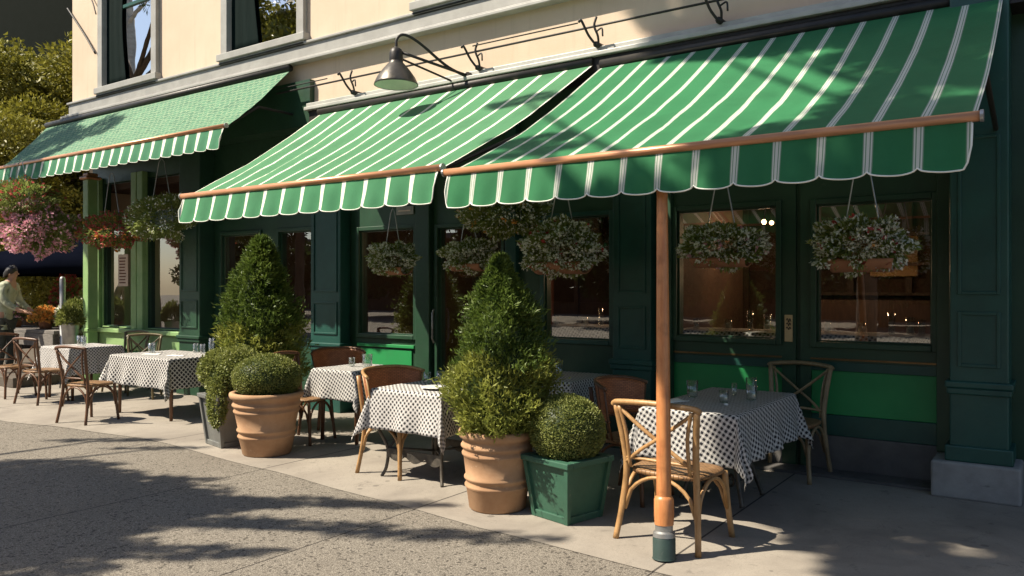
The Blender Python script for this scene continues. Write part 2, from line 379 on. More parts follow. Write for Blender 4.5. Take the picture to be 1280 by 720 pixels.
def lerp(a, b, t): return a + (b - a) * t
def tag(o, label=None, cat=None, group=None, kind=None):
    if label: o['label'] = label
    if cat: o['category'] = cat
    if group: o['group'] = group
    if kind: o['kind'] = kind
    return o
def thing(name, label, cat, loc=(0, 0, 0), rz=0, group=None):
    o = bpy.data.objects.new(name, None); COL.objects.link(o); o.empty_display_size = .2
    o.location = loc; o.rotation_euler = (0, 0, rz)
    return tag(o, label, cat, group)
def copy_tree(o, parent=None):
    c = o.copy(); COL.objects.link(c)
    if parent: c.parent = parent
    for ch in list(o.children): copy_tree(ch, c)
    return c
def smoothcurve(pts, n=6):
    P = [Vector(p) for p in pts]; out = []
    P = [P[0] * 2 - P[1]] + P + [P[-1] * 2 - P[-2]]
    for i in range(1, len(P) - 2):
        for j in range(n):
            t = j / n; a, b, c, d = P[i - 1:i + 3]
            out.append(.5 * ((2 * b) + (c - a) * t + (2 * a - 5 * b + 4 * c - d) * t * t + (3 * b - a - 3 * c + d) * t ** 3))
    out.append(P[-2]); return out

def leafquads(pos, nrm, length, width, up=0.0, jit=.8, seed=0, nw=1.0):
    """rhombic leaves: pos (n,3), outward directions nrm (n,3)"""
    g = np.random.default_rng(seed); n = len(pos)
    d = nrm * nw + g.normal(0, jit, (n, 3)); d[:, 2] += up; d /= np.linalg.norm(d, axis=1)[:, None] + 1e-9
    q = g.normal(0, 1, (n, 3)); w = np.cross(d, q); w /= np.linalg.norm(w, axis=1)[:, None] + 1e-9
    ln = length * g.uniform(.6, 1.3, (n, 1)); wd = width * g.uniform(.7, 1.25, (n, 1))
    k = np.cross(d, w) * ln * .12
    V = np.empty((n, 4, 3)); V[:, 0] = pos; V[:, 1] = pos + d * ln * .5 + w * wd * .5 + k; V[:, 2] = pos + d * ln; V[:, 3] = pos + d * ln * .5 - w * wd * .5 + k
    return V.reshape(-1, 3)
def sphere_dirs(n, g):
    d = g.normal(0, 1, (n, 3)); return d / np.linalg.norm(d, axis=1)[:, None]
def mesh_quads(name, V, mat, parent=None):
    n = len(V) // 4
    me = bpy.data.meshes.new(name); me.vertices.add(4 * n); me.vertices.foreach_set('co', V.astype(np.float32).ravel())
    me.loops.add(4 * n); me.loops.foreach_set('vertex_index', np.arange(4 * n, dtype=np.int32))
    me.polygons.add(n); me.polygons.foreach_set('loop_start', np.arange(0, 4 * n, 4, dtype=np.int32))
    me.update(calc_edges=True); me.validate()
    me.materials.append(mat)
    o = bpy.data.objects.new(name, me); COL.objects.link(o)
    if parent: o.parent = parent
    return o

# ------------------------------------------------------------------ sun, sky, camera
SUN = Vector((-.52, -.54, .92)).normalized()
elev = math.asin(SUN.z)
w = bpy.data.worlds.new('World'); sc.world = w; w.use_nodes = True
nt = w.node_tree
sky = nt.nodes.new('ShaderNodeTexSky'); sky.sky_type = 'NISHITA'; sky.sun_disc = False
sky.sun_elevation = elev; sky.sun_rotation = math.atan2(SUN.x, SUN.y)
nt.links.new(sky.outputs[0], nt.nodes['Background'].inputs[0]); nt.nodes['Background'].inputs[1].default_value = .076
sl = bpy.data.lights.new('sun', 'SUN'); sl.energy = 5.0; sl.angle = R(.6); sl.color = (1, .90, .74)
so = bpy.data.objects.new('sun', sl); COL.objects.link(so); so.rotation_euler = SUN.to_track_quat('Z', 'Y').to_euler(); so.location = (-10, -8, 20)
cam = bpy.data.cameras.new('camera'); co = bpy.data.objects.new('camera', cam); COL.objects.link(co)
cam.lens = 28; cam.sensor_width = 36; cam.clip_end = 600; cam.clip_start = .05
co.location = (0, 0, 1.6); co.rotation_euler = (R(90), 0, R(34.7)); sc.camera = co
vs = sc.view_settings; vs.view_transform = 'Standard'; vs.look = 'None'; vs.exposure = 1.0; vs.gamma = 1; vs.use_curve_mapping = False

# ------------------------------------------------------------------ ground
tag(MB().grid(lambda u, v: (lerp(-160, 160, u), lerp(-160, 160, v), 0), 2, 2).build('road', M['road']), kind='structure')
edge = [(-60, 4.5), (-14, 4.45), (-10.5, 4.38), (-9.2, 4.6), (-7.9, 4.72), (-5.8, 4.53), (-4.4, 4.38), (-2.9, 4.22), (-1.9, 4.14), (0, 4.0), (8, 3.9), (60, 3.9)]
def edge_y(x):
    for (a, ya), (b, yb) in zip(edge, edge[1:]):
        if a <= x <= b:
            t = (x - a) / (b - a); t = t * t * (3 - 2 * t); return lerp(ya, yb, t)
mb = MB(); xs = [-60, -30, -20] + [-16 + .4 * i for i in range(50)] + [8, 20, 60]
V = []; F = []
for x in xs: V += [(x, edge_y(x), .004), (x, 7.28, .004), (x, 30, .004)]
for i in range(len(xs) - 1):
    for j in (0, 1): F.append((3 * i + j, 3 * i + 3 + j, 3 * i + 4 + j, 3 * i + 1 + j))
tag(mb.add(V, F).build('pavement', M['walk']), kind='structure')

# ------------------------------------------------------------------ the restaurant building
B = thing('restaurant_building', 'beige stucco restaurant with dark green painted shopfront and grey window trim', 'building', (-6, 7.3, 0))
def bparent(o, p=B):
    o.parent = p; o.matrix_parent_inverse = Matrix.Translation(B.location).inverted() if p is B else Matrix.Identity(4); return o
def bp(mb, name, mat, parent=B, **k):
    """part of the building, given in world coordinates"""
    if parent is B:
        mb.v = [(x - B.location.x, y - B.location.y, z - B.location.z) for x, y, z in mb.v]
    else:
        mb.v = [(x - B.location.x, y - B.location.y, z - B.location.z) for x, y, z in mb.v]
    return mb.build(name, mat, parent, **k)
def cells(x0, x1, z0, z1, y0, y1, holes):
    mb = MB(); X = sorted({x0, x1} | {h[0] for h in holes} | {h[1] for h in holes}); Z = sorted({z0, z1} | {h[2] for h in holes} | {h[3] for h in holes})
    for a, b in zip(X, X[1:]):
        run = None
        for c, d in zip(Z, Z[1:]):
            inside = any(h[0] <= a and b <= h[1] and h[2] <= c and d <= h[3] for h in holes)
            if inside:
                if run: mb.box(a, b, y0, y1, run[0], run[1]); run = None
            else: run = (run[0], d) if run else (c, d)
        if run: mb.box(a, b, y0, y1, run[0], run[1])
    return mb
# upper storey
UW = [(-13.25, -11.7), (-9.88, -8.29), (-6.17, -4.6), (-2.6, -1.0)]
XL, XR = -14.3, 4.0
bp(cells(XL, XR, 3.9, 9.0, 7.1, 7.4, [(a, b, 4.95, 7.3) for a, b in UW]), 'wall', M['stucco'])
bp(MB().box(XL, XL + .3, 7.4, 15, 0, 9.0), 'side_wall', M['stucco'])
cor = MB(); cor.box(XL - .03, XR, 7.05, 7.1, 4.64, 4.80); cor.box(XL - .05, XR, 7.02, 7.1, 4.80, 4.835); cor.box(XL - .06, XR, 7.03, 7.1, 4.60, 4.64); cor.box(XL - .16, XR, 6.97, 7.1, 4.56, 4.60)
bp(cor, 'cornice', M['grey'], bevel=.008)
rail = MB(); rail.box(-8.1, XR, 6.95, 7.1, 3.90, 3.945); rail.box(-8.1, XR, 6.99, 7.1, 3.945, 4.0)
bp(rail, 'awning_rail', M['gutter'], bevel=.008)
bp(MB().box(-8.05, XR, 7.0, 7.42, 3.722, 3.898), 'rail_board', M['black'])
bp(MB().box(-14.0, -8.06, 7.02, 7.42, 3.722, 4.32), 'fascia', M['dgreen'])
for a, b in UW:
    z0, z1 = 4.95, 7.3
    fr = MB(); fr.box(a - .09, a + .05, 7.03, 7.16, z0, z1); fr.box(b - .05, b + .09, 7.03, 7.16, z0, z1); fr.box(a - .09, b + .09, 7.03, 7.16, z1, z1 + .1)
    o = bp(fr, 'window', M['grey'], bevel=.006)
    s = MB(); s.box(a - .14, b + .14, 6.99, 7.16, z0 - .10, z0); s.box(a - .11, b + .11, 7.02, 7.10, z0 - .15, z0 - .10)
    bp(s, 'sill', M['grey'], o, bevel=.008)
    sa = MB(); sa.box(a + .05, a + .1, 7.12, 7.17, z0, z1); sa.box(b - .1, b - .05, 7.12, 7.17, z0, z1); sa.box(a + .1, b - .1, 7.12, 7.17, z0, z0 + .05); sa.box(a + .1, b - .1, 7.12, 7.17, 6.2, 6.25)
    bp(sa, 'sash', M['teal'], o)
    bp(MB().grid(lambda u, v: (lerp(a + .1, b - .1, u), 7.15, lerp(z0 + .05, z1, v)), 1, 1), 'pane', M['upane'], o)
    bp(MB().grid(lambda u, v: (lerp(a + .052, lerp(a, b, .40) + .09 * math.cos(1.2 + v * 4.2), u), 7.12 + .003 * math.sin(u * 18), lerp(z0 + .005, z1, v)), 40, 16), 'shutter_curtain', M['curtain'], o, smooth=True, solid=.006)

# shopfront: structural face at Y=7.3, openings for the glass
GL = dict(la=(-13.62, -12.63, .95, 2.6), lb=(-12.27, -11.2, .95, 2.6), ba=(-10.3, -9.43, .92, 2.38), bb=(-9.0, -8.25, .92, 2.38),
          ca=(-7.43, -6.5, 1.02, 2.33), cd=(-6.12, -5.19, .18, 2.31), cb=(-4.62, -3.83, 1.06, 2.35), da=(-3.08, -2.13, 1.14, 2.34), db=(-1.78, -.88, 1.13, 2.33))
bp(cells(-10.46, XR, 0, 3.72, 7.3, 7.42, [(v[0], v[1], v[2], v[3]) for k, v in GL.items() if k[0] != 'l'] + [(-10.3, -9.43, 2.62, 3.1), (-9.0, -8.25, 2.62, 3.1)]), 'shopfront', M['dgreen'])
bp(cells(-14.0, -10.46, 0, 3.72, 7.3, 7.42, [GL['la'], GL['lb'], (-13.62, -12.63, 2.85, 3.4), (-12.27, -11.2, 2.85, 3.4)]), 'bay_front', M['dgreen'])
def moulding(k, y=7.3, mat='dgreen', w=.05, parent=B, name='window_frame'):
    x0, x1, z0, z1 = GL[k]; m = MB()
    m.box(x0 - w, x0, y - .028, y - .002, z0 - w, z1 + w); m.box(x1, x1 + w, y - .028, y - .002, z0 - w, z1 + w)
    m.box(x0, x1, y - .028, y - .002, z1, z1 + w); m.box(x0, x1, y - .034, y - .002, z0 - w, z0)
    o = bp(m, name, M[mat], parent, bevel=.006)
    bp(MB().grid(lambda u, v: (lerp(x0, x1, u), y + .06, lerp(z0, z1, v)), 1, 1), 'pane', M['pane'], o)
    lip = MB(); g = .014
    lip.box(x0, x0 + g, y + .02, y + .055, z0 + g, z1 - g); lip.box(x1 - g, x1, y + .02, y + .055, z0 + g, z1 - g); lip.box(x0, x1, y + .02, y + .055, z0, z0 + g); lip.box(x0, x1, y + .02, y + .055, z1 - g, z1)
    bp(lip, 'bead', M['dgreen'], o)
    return o
for k in ('ba', 'bb', 'ca', 'cb'): moulding(k, mat='dgreen' if k != 'cb' else 'teal')
def pilaster(x0, x1, y, z1, mat='teal', panels=((1.55, 2.75), (1.0, 1.42)), base=True):
    m = MB(); m.box(x0, x1, y, 7.298, 0 if not base else .28, z1)
    o = bp(m, 'pilaster', M[mat], bevel=.012)
    for a, b in panels:
        fr = MB(); q = .055
        fr.box(x0 + q, x0 + q + .025, y - .014, y - .001, a, b); fr.box(x1 - q - .025, x1 - q, y - .014, y - .001, a, b)
        fr.box(x0 + q + .025, x1 - q - .025, y - .014, y - .001, a, a + .025); fr.box(x0 + q + .025, x1 - q - .025, y - .014, y - .001, b - .025, b)
        bp(fr, 'panel_moulding', M[mat], o, bevel=.004)
    cp = MB(); cp.box(x0 - .03, x1 + .03, y - .035, 7.296, .84, .89); cp.box(x0 - .018, x1 + .018, y - .02, 7.296, .79, .84); bp(cp, 'dado_moulding', M[mat], o, bevel=.01)
    bp(MB().box(x0 - .03, x1 + .03, y - .03, 7.296, .28 if base else 0, .40), 'base_moulding', M[mat], o, bevel=.01)
    return o
pilaster(-11.02, -10.5, 7.05, 3.71, 'dgreen', base=False)
pilaster(-8.16, -7.6, 7.12, 3.719, base=False)
pilaster(-3.72, -3.30, 7.14, 3.719, base=False)
pr = pilaster(-.72, -.33, 6.94, 4.3)
for q in [pr]:
    st = MB(); st.box(-.84, -.25, 6.86, 7.29, 0.002, .28); bp(st, 'plinth', M['stone'], q, bevel=.018)
bp(MB().box(-3.22, -3.12, 7.2, 7.298, 0, 3.7), 'door_jamb', M['dgreen'], bevel=.008)
bp(MB().box(-.84, -.735, 7.2, 7.298, 0.284, 3.7), 'door_jamb', M['dgreen'], bevel=.008)
bp(MB().box(-6.42, -6.20, 7.22, 7.298, 0, 3.7), 'door_jamb', M['dgreen'], bevel=.01)
bp(MB().box(-5.10, -4.95, 7.22, 7.298, 0, 3.7), 'door_jamb', M['teal'], bevel=.01)
tag(bp(MB().box(XR - 3.9, XR, 7.1, 7.29, 2.2, 3.7), 'sign_board', gen('brown_board', (.10, .06, .035), (.07, .04, .025), 3, .8, bump=.3)))
# glazed doors in the bay by the ornate table
def door(xa, xb, k, low):
    x0, x1, z0, z1 = GL[k]
    o = bp(cells(xa, xb, .02, 2.62, 7.268, 7.298, [(x0 - .05, x1 + .05, .02, .96), (x0 - .05, x1 + .05, z0 - .05, z1 + .05)]), 'door', M['dgreen'])
    moulding(k, 7.268, 'dgreen', .05, o, 'pane_frame')
    bp(MB().box(x0 - .05, x1 + .05, 7.256, 7.267, .975, .99), 'trim_line', M['brass'], o)
    bp(MB().box(x0 - .05, x1 + .05, 7.286, 7.299, .50, .88), 'panel', M['bgreen'], o, bevel=.004)
    bp(MB().box(x0 - .05, x1 + .05, 7.272, 7.299, .882, .958), 'upper_rail', M['teal'], o)
    bp(MB().box(x0 - .049, x1 + .049, 7.27, 7.299, .32, .498), 'lower_rail', M['teal'], o, bevel=.006)
    bp(MB().box(x0 - .049, x1 + .049, 7.264, 7.299, .03, .318), 'kick_plate', M['kick'], o, bevel=.004)
    return o
d1 = door(-3.12, -1.96, 'da', 0)
d2 = door(-1.92, -.84, 'db', 0)
pq = bp(MB().box(-2.055, -1.985, 7.254, 7.265, 1.12, 1.36), 'plaque', M['plaque'], d1, bevel=.004)
ink = MB()
for zz, s in ((1.31, .017), (1.275, .014), (1.24, .012)):
    ink.tube(smoothcurve([(-2.04, 7.252, zz), (-2.028, 7.252, zz + s), (-2.018, 7.252, zz - s), (-2.008, 7.252, zz + s), (-1.998, 7.252, zz - s * .5)], 4), .0035, 5)
bp(ink, 'lettering', M['ink'], d1)
bp(MB().box(-3.14, -.84, 7.0, 7.29, .006, .03), 'threshold', M['kick'])
# tall glass door, bay c
dc = bp(MB().box(-6.18, -5.12, 7.28, 7.299, .02, .13), 'door', M['dgreen'], bevel=.004)
moulding('cd', 7.3, 'dgreen', .045, dc, 'pane_frame')
bp(MB().tube([(-6.14, 7.24, .95), (-6.14, 7.21, 1.0), (-6.14, 7.21, 1.3), (-6.14, 7.24, 1.35)], .012, 8), 'handle', M['galv'], dc, smooth=True)
# panel below window ca
pm = MB(); pm.box(-7.45, -6.48, 7.262, 7.299, .86, .90); pm.box(-7.4, -6.53, 7.282, 7.299, .35, .84)
bp(pm, 'stall_riser', M['bgreen'], bevel=.006)
sg = bp(MB().box(-6.78, -6.5, 7.278, 7.298, 2.50, 2.60), 'name_plate', M['grey'], bevel=.004)
bp(MB().box(-6.74, -6.54, 7.270, 7.277, 2.54, 2.555), 'lettering', M['paper'], sg)
# left bay woodwork in light green
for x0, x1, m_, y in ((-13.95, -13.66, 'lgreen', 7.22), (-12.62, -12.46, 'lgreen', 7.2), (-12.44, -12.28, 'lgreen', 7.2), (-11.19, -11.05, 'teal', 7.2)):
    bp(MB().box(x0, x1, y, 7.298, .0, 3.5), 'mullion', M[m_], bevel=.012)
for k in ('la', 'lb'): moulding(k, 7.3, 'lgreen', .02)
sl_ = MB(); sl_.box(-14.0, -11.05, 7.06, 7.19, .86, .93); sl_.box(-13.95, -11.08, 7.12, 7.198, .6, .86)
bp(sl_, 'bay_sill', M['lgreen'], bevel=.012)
bp(MB().box(-13.9, -11.1, 7.18, 7.199, .08, .56), 'stall_riser', M['bgreen'], bevel=.008)
sg = bp(MB().box(-13.25, -12.75, 7.27, 7.298, 2.66, 2.80), 'name_plate', M['grey'], bevel=.004)
bp(MB().box(-13.18, -12.82, 7.262, 7.269, 2.715, 2.735), 'lettering', M['paper'], sg)
# interior shell
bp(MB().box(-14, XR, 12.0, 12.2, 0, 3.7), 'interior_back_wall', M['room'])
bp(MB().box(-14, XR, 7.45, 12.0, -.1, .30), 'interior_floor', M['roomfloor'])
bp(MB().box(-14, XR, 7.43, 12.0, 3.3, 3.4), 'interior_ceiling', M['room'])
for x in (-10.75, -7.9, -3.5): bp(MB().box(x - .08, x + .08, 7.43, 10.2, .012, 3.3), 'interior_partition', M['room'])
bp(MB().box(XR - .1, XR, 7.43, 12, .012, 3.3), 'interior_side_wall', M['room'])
bp(MB().box(XL, XR, 7.4, 15, 9, 9.2), 'roof', M['grey'])
bp(MB().box(XL + .3, XR, 7.9, 8.0, 4.2, 9), 'upper_room_wall', M['room'])
# counter with shelves inside
cs = MB(); cs.box(-10.2, -8.2, 9.5, 9.9, .302, 1.4); cs.box(-2.9, 1.5, 10.6, 11.0, .302, 1.45)
for z in (1.5, 1.9, 2.3): cs.box(-2.9, 1.5, 11.7, 11.98, z, z + .04)
bp(cs, 'bar_counter', M['dkwood'])
wp = MB(); wp.box(-13.9, XR - .2, 11.94, 11.995, .302, 1.35)
for i in range(24): wp.box(-13.6 + i * .74, -13.52 + i * .74, 11.90, 11.938, .302, 3.29)
bp(wp, 'wall_panelling', M['dkwood'])
for i, x in enumerate((-1.9, -.9, .3, -5.9, -9.2, -12.6)):
    bp(MB().box(x - .3, x + .3, 11.86, 11.897, 1.75, 2.35), 'picture_frame', M['brass'], bevel=.01)

# ------------------------------------------------------------------ awnings
def awning(name, label, xb0, xb1, xt0, xt1, yb, zb, yt, zt, n, mats, drop=.235, sag=.06, texuv=None, arms=True, seed=0, stripe0=0.0):
    A = thing(name, label, 'awning', ((xb0 + xb1) / 2, yt, zt)); ox, oy, oz = A.location
    def P(x, y, z): return (x - ox, y - oy, z - oz)
    def can(u, v):
        xb = lerp(xb0, xb1, u); xt = lerp(xt0, xt1, u)
        s = math.sin(PI * v); wr = noise.noise(Vector((u * 9 + seed, v * 1.6, seed))) * .030 * s + .022 * noise.noise(Vector((u * 22 + v * 9, v * 3, seed + 4))) * s * (1 - v) + .010 * math.sin(u * n * 2 * PI) * (1 - v) * s
        return P(lerp(xb, xt, v), lerp(yb + .03, yt, v), lerp(zb, zt, v) - sag * s + wr)
    Ln = math.hypot(yt - yb, zt - zb)
    uvf = texuv or (lambda u, v: (u * n + stripe0, v * Ln))
    MB().grid(can, n * 6, 24, uvf).build('canopy', M[mats[0]], A, smooth=True)
    # scalloped valance: cusps fall on the stripes
    W = (xb1 - xb0) / n
    def low(u):
        f = (u * n) % 1.0; s = math.sin(PI * f) ** .55
        e = min(u * n, n - u * n)
        if e < .28: s = max(0, 1 - (1 - e / .28) ** 2) ** .5 * math.sin(PI * .28) ** .55 if e < .28 else s
        return s
    def endlift(u):
        e = min(u * n, n - u * n); return .09 * max(0, 1 - e / .16) ** 2
    def bot(u): return drop - .028 + .03 * low(u) - endlift(u)
    ph = [rnd.uniform(0, 6) for _ in range(4)]
    def val(u, v):
        d = v * bot(u); x = lerp(xb0 + .012, xb1 - .012, u)
        fl = v * (.016 * math.sin(u * n * 2 * PI + ph[0]) + .018 * noise.noise(Vector((u * 7 + seed, v, 3.3))))
        return P(x, yb - .005 - .05 * v + fl, zb - .02 - d)
    V = MB().grid(val, n * 14, 6, lambda u, v: (u * n + stripe0, v * .2)).build('valance', M[mats[1]], A, smooth=True)
    pts = [val(0, v) for v in (.1, .4, .7)] + [val(u / (n * 14), 1) for u in range(n * 14 + 1)] + [val(1, v) for v in (.7, .4, .1)]
    MB().tube(pts, .0045, 6).build('piping', M['piping'], V, smooth=True)
    b = MB().tube([P(xb0 - .02, yb, zb), P(xb1 + .02, yb, zb)], .026, 14).build('front_bar', M[mats[2]], A, smooth=True)
    for x in (xb0 - .035, xb1 + .020): MB().tube([P(x, yb, zb), P(x + .015, yb, zb)], .030, 14).build('end_cap', M['galv'], b)
    MB().tube([P(xt0, yt - .02, zt + .015), P(xt1, yt - .02, zt + .015)], .05, 12).build('roller', M['black'], A, smooth=True)
    if arms:
        for x in (lerp(xb0, xb1, .02), lerp(xb0, xb1, .98)):
            m = MB(); ym = lerp(yb, yt, .5)
            m.tube([P(x, yb + .03, zb - .02), P(x + .02, ym, lerp(zb, zt, .36)), P(x, yt, zb + .35)], .018, 8)
            m.build('arm', M['black'], A)
    return A
awning('striped_awning', 'large green awning with white banded stripes, rightmost and nearest, propped by wooden pole', -3.64, -.35, -3.77, -.37, 4.44, 2.43, 7.02, 3.80, 14, ('aw3', 'aw3', 'copper'), .245, .075, seed=1)
awning('striped_awning', 'middle green awning with thin white stripes below the gooseneck lamp', -6.87, -3.71, -7.85, -3.86, 4.44, 2.47, 7.02, 3.84, 13, ('aw2', 'aw2v', 'copper'), .24, .05, seed=7)
awning('woven_awning', 'left green awning with mottled woven top and striped scalloped valance', -14.25, -8.28, -15.0, -8.42, 5.9, 3.55, 7.02, 4.50, 24, ('aw1', 'aw1v', 'copper'), .26, .03, texuv=lambda u, v: (u * 24, v * 1.5), seed=13)
# closed end gusset of left awning
g = MB().add([(-8.42, 7.02, 4.48), (-8.30, 6.3, 3.86), (-8.30, 7.09, 3.86)], [(0, 1, 2)])
# ------------------------------------------------------------------ wooden prop pole
T = thing('prop_pole', 'round orange wooden pole holding up the front bar of the nearest awning', 'pole', (-1.93, 4.36, .006)); T.rotation_euler = (-.066, -.036, 0)
MB().lathe([(0, .33), (.044, .33), (.042, .9), (.037, 1.7), (.031, 2.415), (0, 2.415)], 20).build('shaft', M['pole'], T, smooth=False)
MB().lathe([(.034, .20), (.056, .20), (.059, .26), (.058, .345), (.052, .36), (.040, .37)], 20).build('sleeve', M['pole'], T, smooth=True)
MB().lathe([(0, .205), (.052, .205), (.052, .165), (.064, .155), (.066, .13), (.0, .13)], 24).build('collar', M['galv'], T, smooth=False)
MB().lathe([(0, .132), (.062, .132), (.067, .12), (.067, .015), (.071, .004), (0, .004)], 24).build('base', gen('slate_green_sleeve', (.028, .052, .045), (.02, .04, .034), 9, .5, bump=.15, wear=(.09, .10, .09), wearamt=.6), T, smooth=False)
for o in T.children:
    for p in o.data.polygons: p.use_smooth = True
    md = o.modifiers.new('e', 'EDGE_SPLIT'); md.split_angle = R(35)

# ------------------------------------------------------------------ chairs
def seat_mesh(wd, dp, z, t=.03):
    m = MB(); n = 28; V = []; F = []; UV = []
    for zz, k in ((z - t, .97), (z - t * .3, 1.0), (z, .96), (z + .004, .85), (z - .004, 0.0)):
        for j in range(n):
            a = 2 * PI * j / n; c, s = math.cos(a), math.sin(a); e = .55
            x = wd / 2 * math.copysign(abs(c) ** e, c) * k; y = dp / 2 * math.copysign(abs(s) ** e, s) * k
            x *= 1 + .10 * (y / dp)
            V.append((x, y, zz)); UV.append((x, y))
    for i in range(4):
        for j in range(n): F.append((i * n + j, i * n + (j + 1) % n, (i + 1) * n + (j + 1) % n, (i + 1) * n + j))
    F.append(tuple(reversed(range(n))))
    return m.add(V, F, UV)
def x_chair(label, mat, loc, rz, seatmat='cane'):
    t = thing('bistro_chair', label, 'chair', loc, rz, 'bentwood cross back chairs'); m = M[mat]
    for s in (-1, 1):
        MB().tube(smoothcurve([(s * .235, -.255, 0), (s * .215, -.215, .22), (s * .20, -.195, .44), (s * .205, -.215, .62), (s * .23, -.262, .885)], 5), [.0165] * 5 + [.018] * 16, 9).build('rear_leg', m, t, smooth=True)
        MB().tube(smoothcurve([(s * .225, .215, 0), (s * .208, .195, .22), (s * .198, .18, .435)], 5), .0165, 9).build('front_leg', m, t, smooth=True)
    seat_mesh(.44, .43, .46).build('seat', M[seatmat], t, smooth=True)
    a = MB()
    def arch(p, q, zt=.425, zl=.19):
        pts = []
        for i in range(13):
            u = i / 12; h = math.sin(PI * u) ** .45
            pts.append((lerp(p[0], q[0], u), lerp(p[1], q[1], u), lerp(zl, zt, h)))
        a.tube(pts, .0115, 8)
    arch((-.205, -.205), (.205, -.205)); arch((-.205, .19), (.205, .19)); arch((-.208, -.2), (-.208, .19)); arch((.208, -.2), (.208, .19))
    a.build('brace', m, t, smooth=True)
    top = MB().tube(smoothcurve([(-.245, -.258, .872), (-.22, -.27, .893), (-.1, -.298, .906), (0, -.304, .910), (.1, -.298, .906), (.22, -.27, .893), (.245, -.258, .872)], 5), .0185, 9); top.build('top_rail', m, t, smooth=True)
    x = MB()
    for s in (-1, 1):
        x.tube(smoothcurve([(s * .215, -.262, .865), (s * .10, -.262, .76), (0, -.252 - .009 * s, .67), (-s * .09, -.24, .60), (-s * .197, -.205, .50)], 6), .0125, 8, .75)
    x.tube(smoothcurve([(-.203, -.205, .53), (0, -.226, .535), (.203, -.205, .53)], 6), .011, 8)
    for s in (-1, 1): x.tube(smoothcurve([(s * .205, -.272, .87), (s * .175, -.25, .70), (s * .17, -.21, .47)], 6), .0105, 8)
    x.build('cross_back', m, t, smooth=True)
    return t
def w_chair(label, mat, loc, rz, weave='wicker'):
    t = thing('wicker_chair', label, 'chair', loc, rz, 'chairs with woven wicker backs'); m = M[mat]
    for s in (-1, 1):
        MB().tube(smoothcurve([(s * .225, -.25, 0), (s * .205, -.21, .25), (s * .20, -.20, .45), (s * .225, -.235, .84)], 5), .0165, 9).build('rear_leg', m, t, smooth=True)
        MB().tube(smoothcurve([(s * .23, .22, 0), (s * .21, .2, .25), (s * .205, .19, .44)], 5), .0165, 9).build('front_leg', m, t, smooth=True)
    seat_mesh(.46, .44, .46).build('seat', M['cane'], t, smooth=True)
    def arc(a, z, r): return (r * 1.05 * math.cos(a), .02 + r * math.sin(a), z)
    def topz(u): return .885 - .05 * abs(2 * u - 1) ** 3
    bk = MB().grid(lambda u, v: arc(lerp(R(196), R(344), u), lerp(.60, topz(u), v), lerp(.255, .295, v)), 26, 8, lambda u, v: (u * .75, v * .26))
    bk.build('back_panel', M[weave], t, smooth=True, solid=.016)
    rim = MB(); rim.tube([arc(lerp(R(192), R(348), i / 26), topz(i / 26) + .004, .297) for i in range(27)], .014, 8); rim.tube([arc(lerp(R(194), R(346), i / 26), .595, .255) for i in range(27)], .012, 8)
    rim.build('back_rim', m, t, smooth=True)
    sp = MB()
    for u in (0.02, .12, .24, .5, .76, .88, .98): sp.tube([arc(lerp(R(192), R(348), u), .455, .225), arc(lerp(R(194), R(346), u), .60, .256), arc(lerp(R(192), R(348), u), topz(u), .30)], .009, 7)
    sp.build('spindles', m, t, smooth=True)
    a = MB()
    def arch(p, q, zt=.425, zl=.2):
        a.tube([(lerp(p[0], q[0], i / 12), lerp(p[1], q[1], i / 12), lerp(zl, zt, math.sin(PI * i / 12) ** .45)) for i in range(13)], .011, 8)
    arch((-.205, -.205), (.205, -.205)); arch((-.21, .2), (.21, .2)); arch((-.208, -.2), (-.208, .2)); arch((.208, -.2), (.208, .2))
    a.build('brace', m, t, smooth=True)
    return t
def rot_to(dx, dy): return math.atan2(dy, dx) - PI / 2      # local +Y is the way a chair faces
x_chair('honey rattan cross back chair at the front, right behind the wooden pole', 'rattan', (-2.04, 4.80, .004), R(-5)).scale = (1.22, 1.06, .98)
w_chair('rust wicker backed chair between the green box planter and the large front table', 'brownrattan', (-2.72, 5.55, .004), rot_to(1, -.08))
x_chair('weathered cross back chair standing in front of the green door panels', 'greyrattan', (-1.93, 6.93, .004), rot_to(-.1, -1)).scale = (1.15, 1, 1.03)
w_chair('wicker backed chair tucked to the small table left of the tall terracotta planter', 'rattan', (-4.76, 5.17, .004), rot_to(1, .02)).scale = (1.2, 1.05, 1)
w_chair('wicker backed chair in the shade behind the dark shaded conifer and table', 'brownrattan', (-6.88, 6.42, .004), rot_to(.75, -.66))
x_chair('dark brown chair right of the round bush in the left terracotta pot', 'brownrattan', (-6.52, 5.62, .004), rot_to(1, .25))
x_chair('brown cross back chair in the sun before the lattice cloth table', 'brownrattan', (-9.62, 4.98, .004), rot_to(-.22, .97))
x_chair('olive brown cross back chair behind the lattice cloth table below the bay window', 'olive', (-11.0, 6.42, .004), rot_to(.72, -.7))
x_chair('brown chair at the far left edge beside the farthest table', 'brownrattan', (-12.72, 5.45, .004), rot_to(1, .12))
x_chair('olive chair half hidden behind the farthest table near the flower bucket', 'olive', (-12.0, 6.75, .004), rot_to(.3, -1))
x_chair('dark chair pushed under the near side of the farthest table', 'brownrattan', (-11.72, 5.42, .004), rot_to(-.2, 1))

